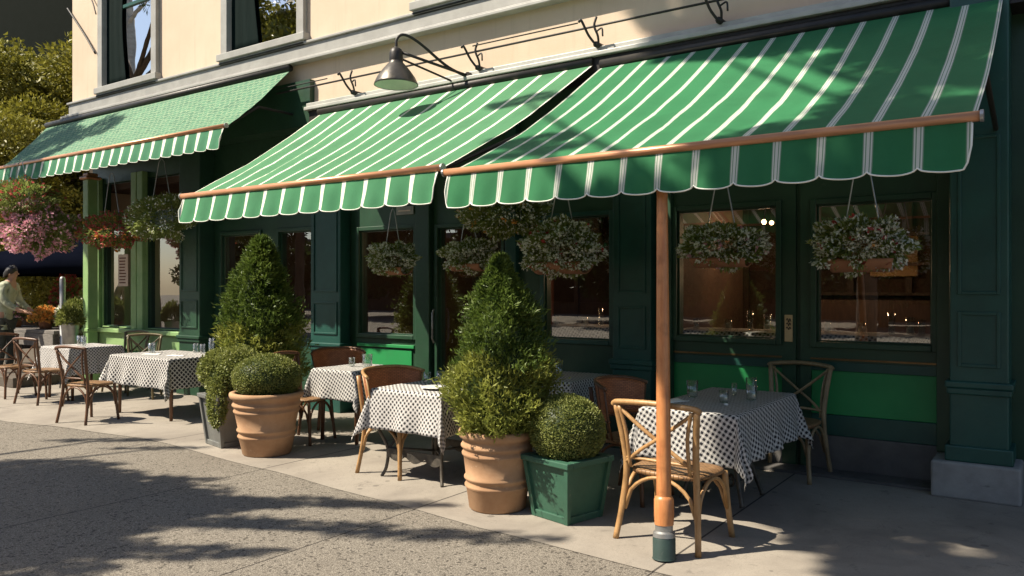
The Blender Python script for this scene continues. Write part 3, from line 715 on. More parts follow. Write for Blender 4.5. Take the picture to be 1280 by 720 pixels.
# ------------------------------------------------------------------ tables and cloths
def table(label, x0, x1, y0, y1, base, h=.745):
    cx, cy = (x0 + x1) / 2, (y0 + y1) / 2
    t = thing('dining_table', label, 'table', (cx, cy, .004), 0, 'tables of the pavement terrace'); a, b = (x1 - x0) / 2, (y1 - y0) / 2
    MB().box(-a, a, -b, b, h - .025, h).build('tabletop', M['dkwood'], t, bevel=.006)
    if base == 'iron':
        MB().lathe([(0, .10), (.05, .10), (.035, .16), (.028, .25), (.04, .34), (.028, .42), (.03, .62), (.06, .69), (.14, .718), (0, .719)], 16).build('pedestal', M['iron'], t, smooth=True)
        for k in range(4):
            an = PI / 4 + k * PI / 2; c, s = math.cos(an), math.sin(an); ra = min(a, b) * .95
            f = MB(); f.tube(smoothcurve([(c * .03, s * .03, .30), (c * .12, s * .12, .36), (c * .22, s * .22, .28), (c * .28, s * .28, .14), (c * ra, s * ra, .02)], 6), [.020] * 12 + [.017] * 12 + [.022], 8)
            f.tube(smoothcurve([(c * .04, s * .04, .16), (c * .13, s * .13, .13), (c * .2, s * .2, .17), (c * .16, s * .16, .22), (c * .11, s * .11, .19)], 5), .010, 7)
            f.tube(smoothcurve([(c * .04, s * .04, .66), (c * .12, s * .12, .60), (c * .11, s * .11, .50), (c * .05, s * .05, .48)], 5), .010, 7)
            f.build('foot', M['iron'], t, smooth=True)
    elif base == 'loops':
        MB().tube([(0, 0, .12), (0, 0, .72)], .022, 10).build('pedestal', M['iron'], t, smooth=True)
        for k in range(4):
            an = PI / 4 + k * PI / 2; c, s = math.cos(an), math.sin(an)
            f = MB(); f.tube(smoothcurve([(c * .46, s * .46, .72), (c * .52, s * .52, .60), (c * .50, s * .50, .42), (c * .42, s * .42, .24), (c * .43, s * .43, .08), (c * .47, s * .47, .0)], 6), .014, 8)
            f.tube(smoothcurve([(c * .44, s * .44, .72), (c * .30, s * .30, .60), (c * .30, s * .30, .40), (c * .42, s * .42, .22)], 6), .011, 8)
            f.tube([(c * .42, s * .42, .24), (0, 0, .20)], .011, 8)
            f.build('foot', M['iron'], t, smooth=True)
        for sx in (1, -1):
            MB().grid(lambda u, v: (lerp(-.30, .30, u), sx * .30, .24 - v * (.05 + .05 * abs(math.sin(u * 9)))), 24, 3).build('fretwork', M['iron'], t, solid=.012)
    else:
        for sx in (-1, 1):
            for sy in (-1, 1):
                MB().tube([(sx * (a - .07), sy * (b - .07), 0), (sx * (a - .08), sy * (b - .08), .72)], [.02, .028], 8).build('leg', M[base], t, smooth=True)
        ap = MB()
        for sy in (-1, 1): ap.box(-a + .1, a - .1, sy * (b - .08) - .012, sy * (b - .08) + .012, .63, .718)
        ap.build('apron', M[base], t)
    return t
def cloth(label, x0, x1, y0, y1, h, mat, seed, top=.749 + .006, step=.022, rz=0):
    a, b = (x1 - x0) / 2 + .006, (y1 - y0) / 2 + .006
    t = bpy.data.objects
    nu, nv = int(2 * (a + h) / step), int(2 * (b + h) / step)
    def wob(s, k): return noise.noise(Vector((s * 4.5 + seed * 3.1, k, seed)))
    def P(u, v):
        x = lerp(-a - h, a + h, u); y = lerp(-b - h, b + h, v)
        ex, ey = max(0, abs(x) - a), max(0, abs(y) - b); sx, sy = math.copysign(1, x), math.copysign(1, y)
        bx, by = max(-a, min(a, x)), max(-b, min(b, y))
        if ex == 0 and ey == 0:
            return (x, y, top + .0025 * noise.noise(Vector((x * 6 + seed, y * 6, 2))))
        r = math.hypot(ex, ey); ph = math.atan2(ey, ex)
        s2 = math.sin(2 * ph) ** 2
        fold = .10 + .34 * s2 * (0.7 + .5 * wob(ph, 9.1 + sx + 2 * sy))
        along = y if ex >= ey else x
        fold += (.34 * wob(along, sx * 2 + sy * 5 if ex >= ey else 7 + sy) + .10 * math.sin(along * 17 + seed)) * (1 - s2) * min(1, r / h * 1.2) * .55
        fold = max(.03, min(.7, fold))
        off = r * fold * (.5 + .5 * min(1, r / .12)) + .006; dz = math.sqrt(max(r * r - (r * fold) ** 2, 0))
        k = .05 * s2 * r * wob(r * 2, 4)
        return (bx + sx * (math.cos(ph) * off + k), by + sy * (math.sin(ph) * off - k), top - dz - min(.004, r))
    o = MB().grid(P, nu, nv, lambda u, v: (lerp(-a - h, a + h, u), lerp(-b - h, b + h, v))).build('tablecloth', M[mat], smooth=True, solid=.0025)
    o.location = ((x0 + x1) / 2, (y0 + y1) / 2, 0)
    return tag(o, label, 'tablecloth', 'checked tablecloths')
TB = {5: (-2.47, -1.78, 5.18, 6.55), 3: (-4.80, -4.05, 4.86, 5.66), 4: (-4.35, -3.62, 6.15, 6.95), 2: (-6.50, -5.85, 5.70, 6.40), 1: (-10.0, -8.72, 5.45, 6.30), 0: (-12.25, -11.45, 5.65, 6.4)}
table('large terrace table under the gingham cloth before the double doors', *TB[5], 'iron')
cloth('long black and white gingham cloth draped over the large front table', *TB[5], .34, 'ging', 1)
table('small table on curly iron legs left of the tall terracotta planter', *TB[3], 'loops')
cloth('diagonal checked cloth lit by sun on the table with curly iron legs', *TB[3], .33, 'dots', 2)
table('table half hidden behind the tall conifer planter', *TB[4], 'iron')
cloth('dotted cloth in the shade behind the tall conifer planter', *TB[4], .26, 'dots', 3)
table('table in the shade right of the left terracotta pot', *TB[2], 'brownrattan')
cloth('dark patterned cloth on the table right of the left terracotta pot', *TB[2], .30, 'ging', 4)
table('wooden table under the white lattice cloth on the left', *TB[1], 'brownrattan')
cloth('black cloth with white lattice on the sunny left table', *TB[1], .36, 'net', 5)
table('farthest terrace table at the left edge', *TB[0], 'brownrattan')
cloth('pale checked cloth on the farthest table at the left edge', *TB[0], .38, 'dots', 6)

# ------------------------------------------------------------------ table ware
TZ = .7555
def tumbler(loc, label, h=.11, r=.036, fill=None, name='drinking_glass', cat='glass'):
    t = thing(name, label, cat, loc, rnd.uniform(0, 6), 'glasses and jars on the terrace tables')
    MB().lathe([(0, .002), (r * .82, .002), (r * .9, .01), (r, h), (r - .003, h), (r * .88, .014), (0, .012)], 18).build('tumbler_body', M['tumbler'], t, smooth=True)
    if fill: MB().lathe([(0, .014), (r * .8, .014), (r * .82, .014 + fill), (0, .016 + fill)], 14).build('candle', M['wax'], t, smooth=True)
    return t
def on(px, py): return (px, py, TZ)
tumbler(on(-2.36, 5.86), 'glass jar on the back left of the gingham table beside the pole', .13, .045, .02, 'glass_jar', 'jar')
tumbler(on(-2.06, 5.72), 'short glass with a white candle in the middle of the gingham table', .09, .036, .04, 'candle_glass', 'candle')
tumbler(on(-2.02, 6.22), 'tall glass with white candle farthest on the gingham table', .14, .042, .06, 'candle_glass', 'candle')
tumbler(on(-1.93, 5.95), 'clear tumbler with white wax near the right edge of the gingham table', .12, .042, .03, 'candle_glass', 'candle')
tumbler(on(-2.12, 6.12), 'thin dark rimmed shot glass left of the tall candle glass', .10, .022)
t = MB().lathe([(0, 0), (.014, .0), (.017, .006), (.012, .012), (0, .013)], 12).build('pebble_soap', M['china'], smooth=True); t.location = on(-2.0, 5.6); t.name = 'sugar_lump'
tag(t, 'small white lump lying alone on the gingham cloth', 'sugar')
for i, (x, y, lb, h, r) in enumerate(((-4.62, 5.36, 'small tumbler nearest the chair on the sunny table', .10, .034), (-4.42, 5.30, 'taller tumbler beside the plate on the sunny table', .13, .036),
        (-4.40, 5.50, 'straight glass behind the plate on the sunny table', .15, .030), (-4.18, 5.42, 'wide jar touching the conifer branches on the sunny table', .15, .046))):
    tumbler(on(x, y), lb, h, r)
def plate(loc, label, r=.12):
    o = MB().lathe([(0, .006), (r * .6, .006), (r * .68, .012), (r, .020), (r, .023), (r * .66, .016), (0, .010)], 30).build('plate', M['china'], smooth=True); o.location = loc
    return tag(o, label, 'plate', 'white plates')
plate(on(-4.30, 5.10), 'white plate on the sunny table left of the conifer planter', .13)
tumbler(on(-3.92, 6.45), 'tall tumbler on the shaded table behind the conifer', .16, .036)
tumbler(on(-4.05, 6.62), 'second tumbler, farther back, on the shaded table behind the conifer', .16, .034)
tumbler(on(-6.28, 6.05), 'small tumbler on the shaded table right of the left pot', .10, .036)
tumbler(on(-6.02, 6.02), 'wide glass jar on the shaded table right of the left pot', .15, .055)
for x, y, lb, h, r in ((-9.32, 6.20, 'first of three short glasses on the lattice table, leftmost', .12, .034), (-9.14, 6.18, 'middle one of three short glasses on the lattice table', .12, .034), (-8.98, 6.20, 'right one of three short glasses on the lattice table', .13, .036), (-8.86, 6.12, 'tallest glass at the right end of the lattice table', .21, .036),
        (-9.75, 5.85, 'glass jar at the left end of the lattice table', .13, .045)):
    tumbler(on(x, y), lb, h, r)
def napkin(loc, label, rz):
    o = MB().grid(lambda u, v: (lerp(-.10, .10, u), lerp(-.06, .06, v), .006 + .006 * math.sin(u * 5) * math.sin(v * 4)), 8, 6).build('napkin', M['linen'], smooth=True, solid=.006); o.location = loc; o.rotation_euler = (0, 0, rz)
    return tag(o, label, 'napkin', 'folded napkins')
napkin(on(-9.5, 5.7), 'folded white napkin on the lattice cloth in the sun', .4)
napkin(on(-9.05, 5.75), 'second folded napkin, nearer the bush, on the lattice cloth', .1)
napkin(on(-2.38, 5.55), 'folded napkin at the left edge of the gingham table', 1.2)
tumbler(on(-11.95, 6.05), 'stout glass jar on the farthest table', .14, .05)
tumbler(on(-11.66, 5.95), 'clear tumbler on the farthest table', .14, .036)

# ------------------------------------------------------------------ planters
def tpot(label, loc, rb, rt, h):
    t = thing('terracotta_pot', label, 'flowerpot', loc)
    def ridge(z): return [(lerp(rb, rt, z) + .004, z * h - .018), (lerp(rb, rt, z) + .016, z * h - .006), (lerp(rb, rt, z) + .016, z * h + .006), (lerp(rb, rt, z) + .004, z * h + .02)]
    pr_ = [(0, .002), (rb - .01, .002), (rb, .012)] + ridge(.30) + ridge(.40) + ridge(.70) + ridge(.80) + [(rt - .012, h - .07), (rt + .012, h - .055), (rt + .022, h - .03), (rt + .018, h - .005), (rt, h), (rt - .03, h - .004), (rt - .04, h - .06)]
    MB().lathe(pr_, 48, wob=.006).build('pot_body', M['terra'], t, smooth=True)
    MB().lathe([(0, h - .05), (rt - .03, h - .055)], 32).build('soil', M['soil'], t)
    return t
def lump(d, seed, amp, f=2.2):
    return np.array([noise.noise(Vector((x * f + seed, y * f, z * f))) for x, y, z in d]) * amp + 1
def ball(label, loc, rx, rz, n=9000, mat='leaf_box', seed=0, ls=.022, amp=.05, name='boxwood_ball', core=.9):
    t = thing(name, label, 'topiary', loc)
    g = np.random.default_rng(seed); d = sphere_dirs(n, g); d = d[d[:, 2] > -.75]
    rad = lump(d, seed, amp)[:, None] * g.uniform(.90, 1.0, (len(d), 1))
    pos = d * rad * np.array([rx, rx, rz]); pos -= d * ls * .6
    mesh_quads('foliage', leafquads(pos, d, ls, ls * .62, .15, .75, seed, .45), M[mat], t)
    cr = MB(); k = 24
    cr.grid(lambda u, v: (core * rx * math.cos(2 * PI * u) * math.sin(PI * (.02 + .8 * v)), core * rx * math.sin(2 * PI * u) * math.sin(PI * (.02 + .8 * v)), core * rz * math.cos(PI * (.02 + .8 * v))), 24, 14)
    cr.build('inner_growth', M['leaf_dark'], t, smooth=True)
    MB().tube([(0, 0, -rz * 1.05), (0, 0, 0)], [.03, .02], 8).build('stem', M['bark'], t)
    return t
def cone_shrub(label, loc, h, rfun, n, mat, seed, ls=.05, name='conifer_shrub', low=None):
    t = thing(name, label, 'conifer', loc); g = np.random.default_rng(seed)
    z = g.uniform(0, 1, n) ** 1.15; a = g.uniform(0, 2 * PI, n)
    base = np.array([rfun(q) for q in z])
    lm = np.array([1 + .55 * noise.noise(Vector((math.cos(b) * 2.0 + seed, math.sin(b) * 2.0, q * 6))) + .36 * noise.noise(Vector((math.cos(b) * 5 + seed, math.sin(b) * 5, q * 14))) for b, q in zip(a, z)])
    rr = base * lm * (1 + g.normal(-.08, .10, n))
    nrm = np.stack([np.cos(a), np.sin(a), np.full(n, .55)], 1)
    pos = np.stack([rr * np.cos(a), rr * np.sin(a), z * h], 1)
    V = leafquads(pos, nrm, ls, ls * .24, .35, .6, seed, .7)
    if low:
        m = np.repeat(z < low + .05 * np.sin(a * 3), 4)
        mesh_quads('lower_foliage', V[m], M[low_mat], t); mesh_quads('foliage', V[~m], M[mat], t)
    else: mesh_quads('foliage', V, M[mat], t)
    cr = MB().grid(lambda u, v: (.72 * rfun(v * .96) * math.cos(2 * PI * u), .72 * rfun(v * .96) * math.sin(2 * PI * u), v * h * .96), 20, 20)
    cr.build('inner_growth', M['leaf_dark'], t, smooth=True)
    MB().tube([(0, 0, -.06), (0, 0, h * .8)], [.03, .01], 8).build('stem', M['bark'], t)
    return t
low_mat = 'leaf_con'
# tall terracotta planter with conifer
tpot('tall terracotta pot with rings holding the cone shaped conifer', (-3.39, 4.71, .004), .205, .262, .575)
def rf4(q):
    if q < .08: return .27 + q / .08 * .075
    if q < .36: return .345 - (q - .08) * .08
    if q < .44: return .322 - (q - .36) * .45
    return .286 * (1 - (q - .44) / .56) ** .80 + .012
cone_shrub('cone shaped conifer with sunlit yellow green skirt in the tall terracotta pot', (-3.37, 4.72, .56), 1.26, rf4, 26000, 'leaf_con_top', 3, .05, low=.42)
# left terracotta pot with ball
tpot('terracotta pot with rings holding the flattened round bush on the left', (-6.33, 4.98, .004), .225, .325, .60)
ball('flattened round boxwood bush in the left terracotta pot', (-6.33, 4.98, .74), .335, .235, 18000, 'leaf_box', 5, .018, .035)
# square green box with ball
def boxplanter(label, loc, rz, b, tw, h, mat):
    t = thing('box_planter', label, 'planter', loc, rz); m = MB()
    V = []
    for z, s in ((.03, b), (h, tw)):
        V += [(-s, -s, z), (s, -s, z), (s, s, z), (-s, s, z)]
    m.add(V, [(0, 1, 5, 4), (1, 2, 6, 5), (2, 3, 7, 6), (3, 0, 4, 7), (3, 2, 1, 0)]); m.build('box_body', M[mat], t, bevel=.004)
    for sx, sy in ((-1, -1), (1, -1), (1, 1), (-1, 1)):
        MB().tube([(sx * (b + .002), sy * (b + .002), .0), (sx * (tw + .002), sy * (tw + .002), h - .03)], .024, 4).build('corner_post', M[mat], t)
    rm = MB(); q = tw + .03
    rm.box(-q, q, -q, -q + .06, h - .04, h); rm.box(-q, q, q - .06, q, h - .04, h); rm.box(-q, -q + .06, -q + .06, q - .06, h - .04, h); rm.box(q - .06, q, -q + .06, q - .06, h - .04, h)
    rm.build('rim', M[mat], t, bevel=.006)
    bs = MB(); q = b + .018; bs.box(-q, q, -q, -q + .04, .0, .05); bs.box(-q, q, q - .04, q, .0, .05); bs.box(-q, -q + .04, -q + .04, q - .04, 0, .05); bs.box(q - .04, q, -q + .04, q - .04, 0, .05)
    bs.build('base_trim', M[mat], t, bevel=.006)
    MB().box(-tw + .032, tw - .032, -tw + .032, tw - .032, h - .06, h - .045).build('soil', M['soil'], t)
    return t
boxplanter('tapered green wooden box planter beside the tall terracotta pot', (-2.86, 4.81, .004), R(-14), .155, .203, .43, 'boxgreen')
ball('round boxwood ball in the green box planter', (-2.86, 4.81, .605), .275, .262, 22000, 'leaf_box', 9, .0145, .03)
boxplanter('grey square box planter overgrown with shaggy boxwood on the left', (-7.02, 5.08, .004), R(-12), .17, .225, .52, 'boxgrey')
bsh = ball('shaggy double lobed boxwood spilling over the grey box planter', (-7.02, 5.08, .66), .27, .26, 9000, 'leaf_box', 21, .026, .10, 'boxwood_bush')
g = np.random.default_rng(8); extra = []
for c, r, n in (((-.12, -.02, .10), (.24, .24, .22), 6000), ((.16, -.02, .14), (.22, .22, .22), 4000), ((.10, -.24, -.20), (.13, .06, .26), 2600)):
    d = sphere_dirs(n, g); extra.append(leafquads(np.array(c) + d * np.array(r) * g.uniform(.75, 1, (n, 1)), d, .03, .018, .0, .8, int(n)))
mesh_quads('trailing_foliage', np.concatenate(extra), M['leaf_box'], bsh)
# dark conifer behind
tpot('terracotta pot of the broad dark conifer, hidden behind the round bushes', (-7.55, 5.86, .004), .2, .26, .46)
def rf3(q):
    if q < .12: return .34 + q / .12 * .11
    return .45 * (1 - (q - .12) / .88) ** .62 * (1 - .12 * math.sin(q * 9)) + .015
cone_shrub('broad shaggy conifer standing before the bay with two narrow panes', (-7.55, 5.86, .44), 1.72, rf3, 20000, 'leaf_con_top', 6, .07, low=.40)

# ------------------------------------------------------------------ hanging baskets
def basket(label, c, rx, ry, rz, seed, pet='pet_white', nl=3200, nf=900, trough=True, hang=.6, fs=.028, lower=.0, pet2=None, bias=None):
    t = thing('hanging_basket', label, 'flower basket', c, 0, 'hanging flower baskets'); g = np.random.default_rng(seed)
    rx, ry, rz = rx * .92, ry * .95, rz * .95
    d = sphere_dirs(nl, g); lm = lump(d, seed, .55, 2.4)[:, None]
    pos = d * lm * np.array([rx, ry, rz]) * g.uniform(.72, 1, (nl, 1))
    mesh_quads('foliage', leafquads(pos, d, .05, .022, .1, .9, seed, .6), M['leaf_bask'], t)
    d = sphere_dirs(nf, g); lm = lump(d, seed, .55, 2.4)[:, None]
    if bias is not None:
        keep = (d @ np.array(bias)) > g.uniform(-1.0, .5, nf); d = d[keep]; lm = lm[keep]
    pos = d * lm * np.array([rx, ry, rz]) * g.uniform(.97, 1.06, (len(d), 1))
    V1 = leafquads(pos, d, fs, fs * .7, 0, .9, seed + 1); V2 = leafquads(pos, d, fs, fs * .7, 0, .9, seed + 2)
    mesh_quads('blossoms', np.concatenate([V1, V2]), M[pet], t)
    if pet2:
        d = sphere_dirs(40, g); lm = lump(d, seed, .55, 2.4)[:, None]; pos = d * lm * np.array([rx, ry, rz]) * 1.02
        mesh_quads('accent_blossoms', np.concatenate([leafquads(pos, d, fs * 1.4, fs * 1.2, 0, .9, seed + k) for k in (3, 4, 5)]), M[pet2], t)
    if trough:
        MB().grid(lambda u, v: (lerp(-rx * .78, rx * .78, u) * (1 - .10 * math.sin(PI * v)), ry * .62 * math.cos(PI + PI * v) * (1 - .15 * (2 * u - 1) ** 4), -rz * .62 + rz * .50 * math.sin(PI + PI * v)), 16, 12).build('trough', M['terra2'], t, smooth=True, solid=.012)
    hw = MB(); hx = rx * .45
    for s in (-1, 1): hw.tube([(s * hx, 0, -rz * .5), (s * hx, 0, rz * .3), (s * hx * .25, 0, rz + hang)], .006, 6)
    hw.tube(smoothcurve([(-hx * .25, 0, rz + hang), (0, 0, rz + hang + .05), (hx * .25, 0, rz + hang)], 4), .005, 6)
    hw.build('hanger', M['galv'], t)
    return t
basket('trough of small white flowers before the pane left of the tall glass door', (-6.20, 6.6, 1.93), .30, .2, .17, 31, nl=2600, nf=1500, hang=.35)
basket('white flower trough before the tall glass door', (-5.12, 6.6, 1.94), .30, .2, .15, 32, nl=2600, nf=1500, hang=.35)
basket('large overflowing white flower basket right of the conifer tip', (-3.93, 6.5, 1.98), .39, .26, .23, 33, nl=4500, nf=2400, hang=.4, pet2='pet_red')
basket('highest leafy basket with scattered white blooms tucked under the valance', (-4.62, 6.55, 2.33), .46, .25, .20, 34, nl=4500, nf=900, trough=False, hang=.4, pet2='pet_orange')
basket('white flower trough topped with pink blooms before the left leaf of the double door', (-2.40, 6.6, 1.955), .345, .21, .165, 35, nl=3600, nf=1800, hang=.45, pet2='pet_pink')
basket('bushy white flower basket in front of the right leaf of the double door', (-1.28, 6.6, 1.94), .335, .22, .20, 36, nl=3600, nf=1800, hang=.5, pet2='pet_red')
basket('green leafy basket with few white blooms before the bay window', (-10.75, 6.6, 2.62), .66, .35, .32, 37, nl=5200, nf=420, trough=False, hang=.5)
basket('basket of red and orange flowers before the bay window', (-12.1, 6.6, 2.48), .62, .35, .26, 38, 'pet_red', nl=4200, nf=900, trough=False, hang=.6, fs=.04, pet2='pet_orange')
basket('huge ball of pink flowers hanging left of the light green post', (-13.0, 5.95, 2.52), .56, .45, .40, 39, 'pet_pink', nl=8000, nf=3400, trough=False, hang=.5, fs=.05, bias=(-.7, -.5, .0))
basket('olive green foliage basket hanging above the pink flower ball', (-13.15, 5.75, 2.96), .66, .42, .27, 40, 'pet_red', nl=6500, nf=260, trough=False, hang=.3, fs=.045)

# ------------------------------------------------------------------ lamp, wall rod, cables, signs
T = thing('gooseneck_lamp', 'dark metal gooseneck lamp with a conical shade over the middle awning', 'lamp', (-5.42, 7.0, 3.95))
sx_, sy_, sz_ = -.45, -.70, -.04      # centre of the shade
def rel(x, y, z): return (sx_ + x, sy_ + y, sz_ + z)
s_ = MB().lathe([(.235, -.14), (.228, -.12), (.20, -.06), (.15, .01), (.10, .07), (.072, .10), (.070, .12)], 32, (sx_, sy_, sz_)); sh = s_.build('shade', M['enamel'], T, smooth=True, solid=.006)
MB().lathe([(.228, -.137), (.195, -.07), (.14, .0), (.0, .05)], 32, (sx_, sy_, sz_)).build('reflector', M['shadein'], sh, smooth=True)
MB().lathe([(.070, .10), (.075, .12), (.072, .20), (.06, .24), (.02, .27), (0, .27)], 20, (sx_, sy_, sz_)).build('socket', M['black'], T, smooth=True)
a = MB(); a.tube(smoothcurve([rel(0, 0, .26), rel(.005, .01, .36), rel(.05, .08, .41), rel(.14, .22, .34), rel(.30, .48, .13), (0, 0, -.02)], 8), .016, 9); a.build('gooseneck', M['black'], T, smooth=True)
a = MB(); a.tube([rel(.05, .03, .21), (0.0, 0, .0)], .016, 8); a.build('arm', M['black'], T, smooth=True)
a = MB(); a.tube([rel(.05, .02, .14), (-.22, -.02, -.03)], .012, 8); a.build('brace', M['black'], T, smooth=True)
a = MB(); a.tube([(0, .09, 0), (0, -.04, -.01)], .05, 14); a.tube([(-.22, .09, -.03), (-.22, -.03, -.03)], .025, 10); a.build('wall_mount', M['black'], T)

T = thing('wall_rod', 'thin black iron rod running along the beige wall on hooked brackets', 'rod', (-4, 6.95, 4.18))
MB().tube([(-4.6, -.03, 0), (6, -.03, .0)], .012, 8).build('rod', M['black'], T, smooth=True)
MB().tube([(-4.6, -.05, .05), (-3.6, -.05, .05)], .007, 6).build('upper_wire', M['black'], T)
MB().tube([(-1.3, -.05, .06), (.02, -.05, .06)], .007, 6).build('upper_wire', M['black'], T)
for x in (-3.2, -1.27, .2, 1.45, 3.2):
    b = MB()
    b.tube(smoothcurve([(x - .13, -.12, .04), (x - .10, -.12, .05), (x - .06, -.05, -.08), (x, .0, -.18)], 5), .013, 7)
    b.tube(smoothcurve([(x + .02, -.03, .09), (x + .0, -.04, .0), (x + .03, -.02, -.1), (x + .01, .03, -.19)], 5), .012, 7)
    b.tube(smoothcurve([(x + .02, -.04, -.06), (x + .09, -.05, -.04), (x + .10, -.05, -.12)], 4), .009, 7)
    b.tube([(x, -.01, -.17), (x, .14, -.17)], .03, 8)
    b.build('bracket', M['black'], T, smooth=True)
def cable(label, pts, r=.014):
    return tag(MB().tube(smoothcurve(pts, 8), r, 6).build('wall_cable', M['black'], smooth=True), label, 'cable')
cable('black cable slanting down the beige wall left of the upper window', [(-14.35, 7.04, 6.5), (-13.8, 7.05, 5.95), (-13.42, 7.04, 5.55)])
cable('shorter black cable higher up beside the upper left window', [(-13.75, 7.04, 6.75), (-13.5, 7.03, 6.45), (-13.36, 7.02, 6.2)], .011)

T = thing('green_post', 'light green square post with copper cap left of the bay window', 'post', (-13.50, 7.0, .004))
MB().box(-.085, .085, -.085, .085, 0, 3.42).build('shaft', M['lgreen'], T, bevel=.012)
c = MB(); c.box(-.13, .13, -.13, .13, 3.42, 3.47); c.box(-.09, .09, -.09, .09, 3.47, 3.53); c.build('cap', M['copper'], T, bevel=.02)
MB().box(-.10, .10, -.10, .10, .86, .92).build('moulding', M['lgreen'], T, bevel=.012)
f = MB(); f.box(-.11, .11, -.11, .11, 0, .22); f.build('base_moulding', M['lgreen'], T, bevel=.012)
T = thing('paper_notice', 'pinkish paper notice taped inside the bay window', 'notice', (-13.1, 7.345, 1.65))
MB().box(-.15, .15, -.004, .004, -.02, .52).build('sheet', M['paper'], T)
p = MB()
for i in range(9): p.box(-.11, .11 - .05 * rnd.random(), -.007, -.0055, .03 + i * .052, .05 + i * .052)
p.build('print', M['drape'], T)
# copper hanging lantern cut by the right edge
T = thing('copper_lantern', 'dark hanging lantern with copper hoop at the right edge', 'lantern', (-.10, 6.6, 2.35))
MB().lathe([(.10, 0), (.115, .02), (.115, .05), (.10, .07)], 20).build('hoop', M['copper'], T, smooth=True, solid=.01)
a = MB()
for k in range(6): a.tube([(.11 * math.cos(k), .11 * math.sin(k), .05), (.05 * math.cos(k), .05 * math.sin(k), .38)], .006, 6)
a.tube([(0, 0, .36), (0, 0, 1.0)], .008, 6)
a.build('wire_cage', M['black'], T)
MB().lathe([(0, .40), (.07, .36), (.06, .34), (0, .34)], 16).build('top', M['black'], T, smooth=True)
MB().lathe([(0, .01), (.07, .01), (.07, .3), (0, .3)], 16).build('globe', M['tumbler'], T, smooth=True)

# ------------------------------------------------------------------ inside the restaurant
def inner_table(label, x, y, w=.8, d=.7):
    t = table(label, x - w / 2, x + w / 2, y - d / 2, y + d / 2, 'dkwood', .86); t['group'] = 'tables inside the restaurant'; t.location.z = .302
    return t
def inner_glass(x, y, lb, h=.13, r=.035, fill=None):
    t = tumbler((x, y, 1.174), lb, h, r, fill); t['group'] = 'glasses inside the restaurant'
for lb, cl, x, y, w in (('table inside the left door pane', 'white edged cloth on the table inside the left door pane', -2.75, 8.0, 1.2), ('table inside the right door pane', 'white edged cloth on the table inside the right door pane', -1.45, 8.0, 1.1), ('table inside behind the conifer tip', 'cloth on the table inside behind the conifer tip', -4.45, 8.0, 1.0)):
    inner_table(lb, x, y, w, .7)
    c = cloth(cl, x - w / 2, x + w / 2, y - .35, y + .35, .2, 'ging', x * 3, top=1.17, step=.04); c['group'] = 'cloths inside the restaurant'
k = 0
for base_, nm in ((-2.75, 'left door pane'), (-1.45, 'right door pane'), (-4.45, 'conifer tip')):
    for i, (dx, dy, h) in enumerate(((-.38, -.12, .12), (-.12, .1, .10), (.16, -.05, .2), (.3, .05, .16), (.42, -.15, .15))):
        inner_glass(base_ + dx, 8.0 + dy, ('leftmost', 'second', 'tallest', 'fourth', 'rightmost')[i] + ' of five glasses on the table inside behind the ' + nm, h, .04 if i % 2 else .032, .05 if i in (1, 3) else None)
T = thing('indoor_chair', 'pale wooden chair inside at the lower right of the right door pane', 'chair', (-.98, 8.12, .302), R(90)); 
for s in (-1, 1):
    MB().tube([(s * .2, -.2, 0), (s * .2, -.2, .45), (s * .22, -.25, 1.2)], .02, 8).build('rear_leg', M['greyrattan'], T, smooth=True); MB().tube([(s * .2, .2, 0), (s * .2, .2, .45)], .02, 8).build('front_leg', M['greyrattan'], T, smooth=True)
seat_mesh(.44, .43, .47).build('seat', M['cane'], T, smooth=True)
a = MB()
for i in range(5): a.tube([(lerp(-.2, .2, i / 4), -.2, .47), (lerp(-.21, .21, i / 4), -.25, 1.18)], .012, 6)
a.tube([(-.23, -.25, 1.2), (.23, -.25, 1.2)], .025, 8); a.build('back_spindles', M['greyrattan'], T, smooth=True)
def drape(label, x0, x1, y, z0, z1, mat, ph, swag=0):
    o = MB().grid(lambda u, v: (lerp(x0, x1, u) + swag * math.sin(v * 3) * (1 - u), y + .05 * math.sin(u * 30 + ph) + .02 * math.sin(u * 67), lerp(z0, z1, v)), 90, 14).build('curtain', M[mat], smooth=True, solid=.004)
    return tag(o, label, 'curtain')
drape('rust brown curtain inside behind the large white flower basket', -4.75, -4.05, 8.55, .302, 2.6, 'drape', 0, .25)
drape('tan curtain inside the tall glass door', -6.1, -5.45, 7.9, .302, 2.6, 'tan', 1)
drape('rust brown curtain inside the tall glass door, right half', -5.3, -4.95, 8.0, .302, 2.6, 'drape', 2)
for i, (x, y, z, lb) in enumerate(((-.4, 9.6, 2.42, 'warm bulb hanging inside behind the right door pane'), (-5.9, 9.4, 2.42, 'warm bulb hanging inside behind the tall glass door'), (-12.2, 9.4, 2.42, 'warm bulb hanging inside behind the bay window'), (-2.9, 9.4, 2.38, 'bare warm bulb hanging inside, first behind the left door pane'), (-3.02, 10.1, 2.42, 'bare warm bulb hanging deeper inside behind the left door pane'), (-8.9, 9.2, 2.25, 'warm bulb hanging inside the bay with two narrow panes'))):
    T = thing('pendant_bulb', lb, 'lamp', (x, y, z), 0, 'pendant bulbs inside'); 
    MB().lathe([(0, -.03), (.02, -.022), (.03, 0), (.02, .022), (0, .03)], 14).build('bulb', M['bulb'], T, smooth=True)
    MB().tube([(0, 0, .03), (0, 0, 3.3 - z)], .006, 6).build('cord', M['black'], T)
def lampglow(x, y, z, e):
    l = bpy.data.lights.new('pendant_glow', 'POINT'); l.energy = e * .30; l.color = (1, .62, .34); l.shadow_soft_size = .06
    o = bpy.data.objects.new('pendant_glow', l); COL.objects.link(o); o.location = (x, y, z)
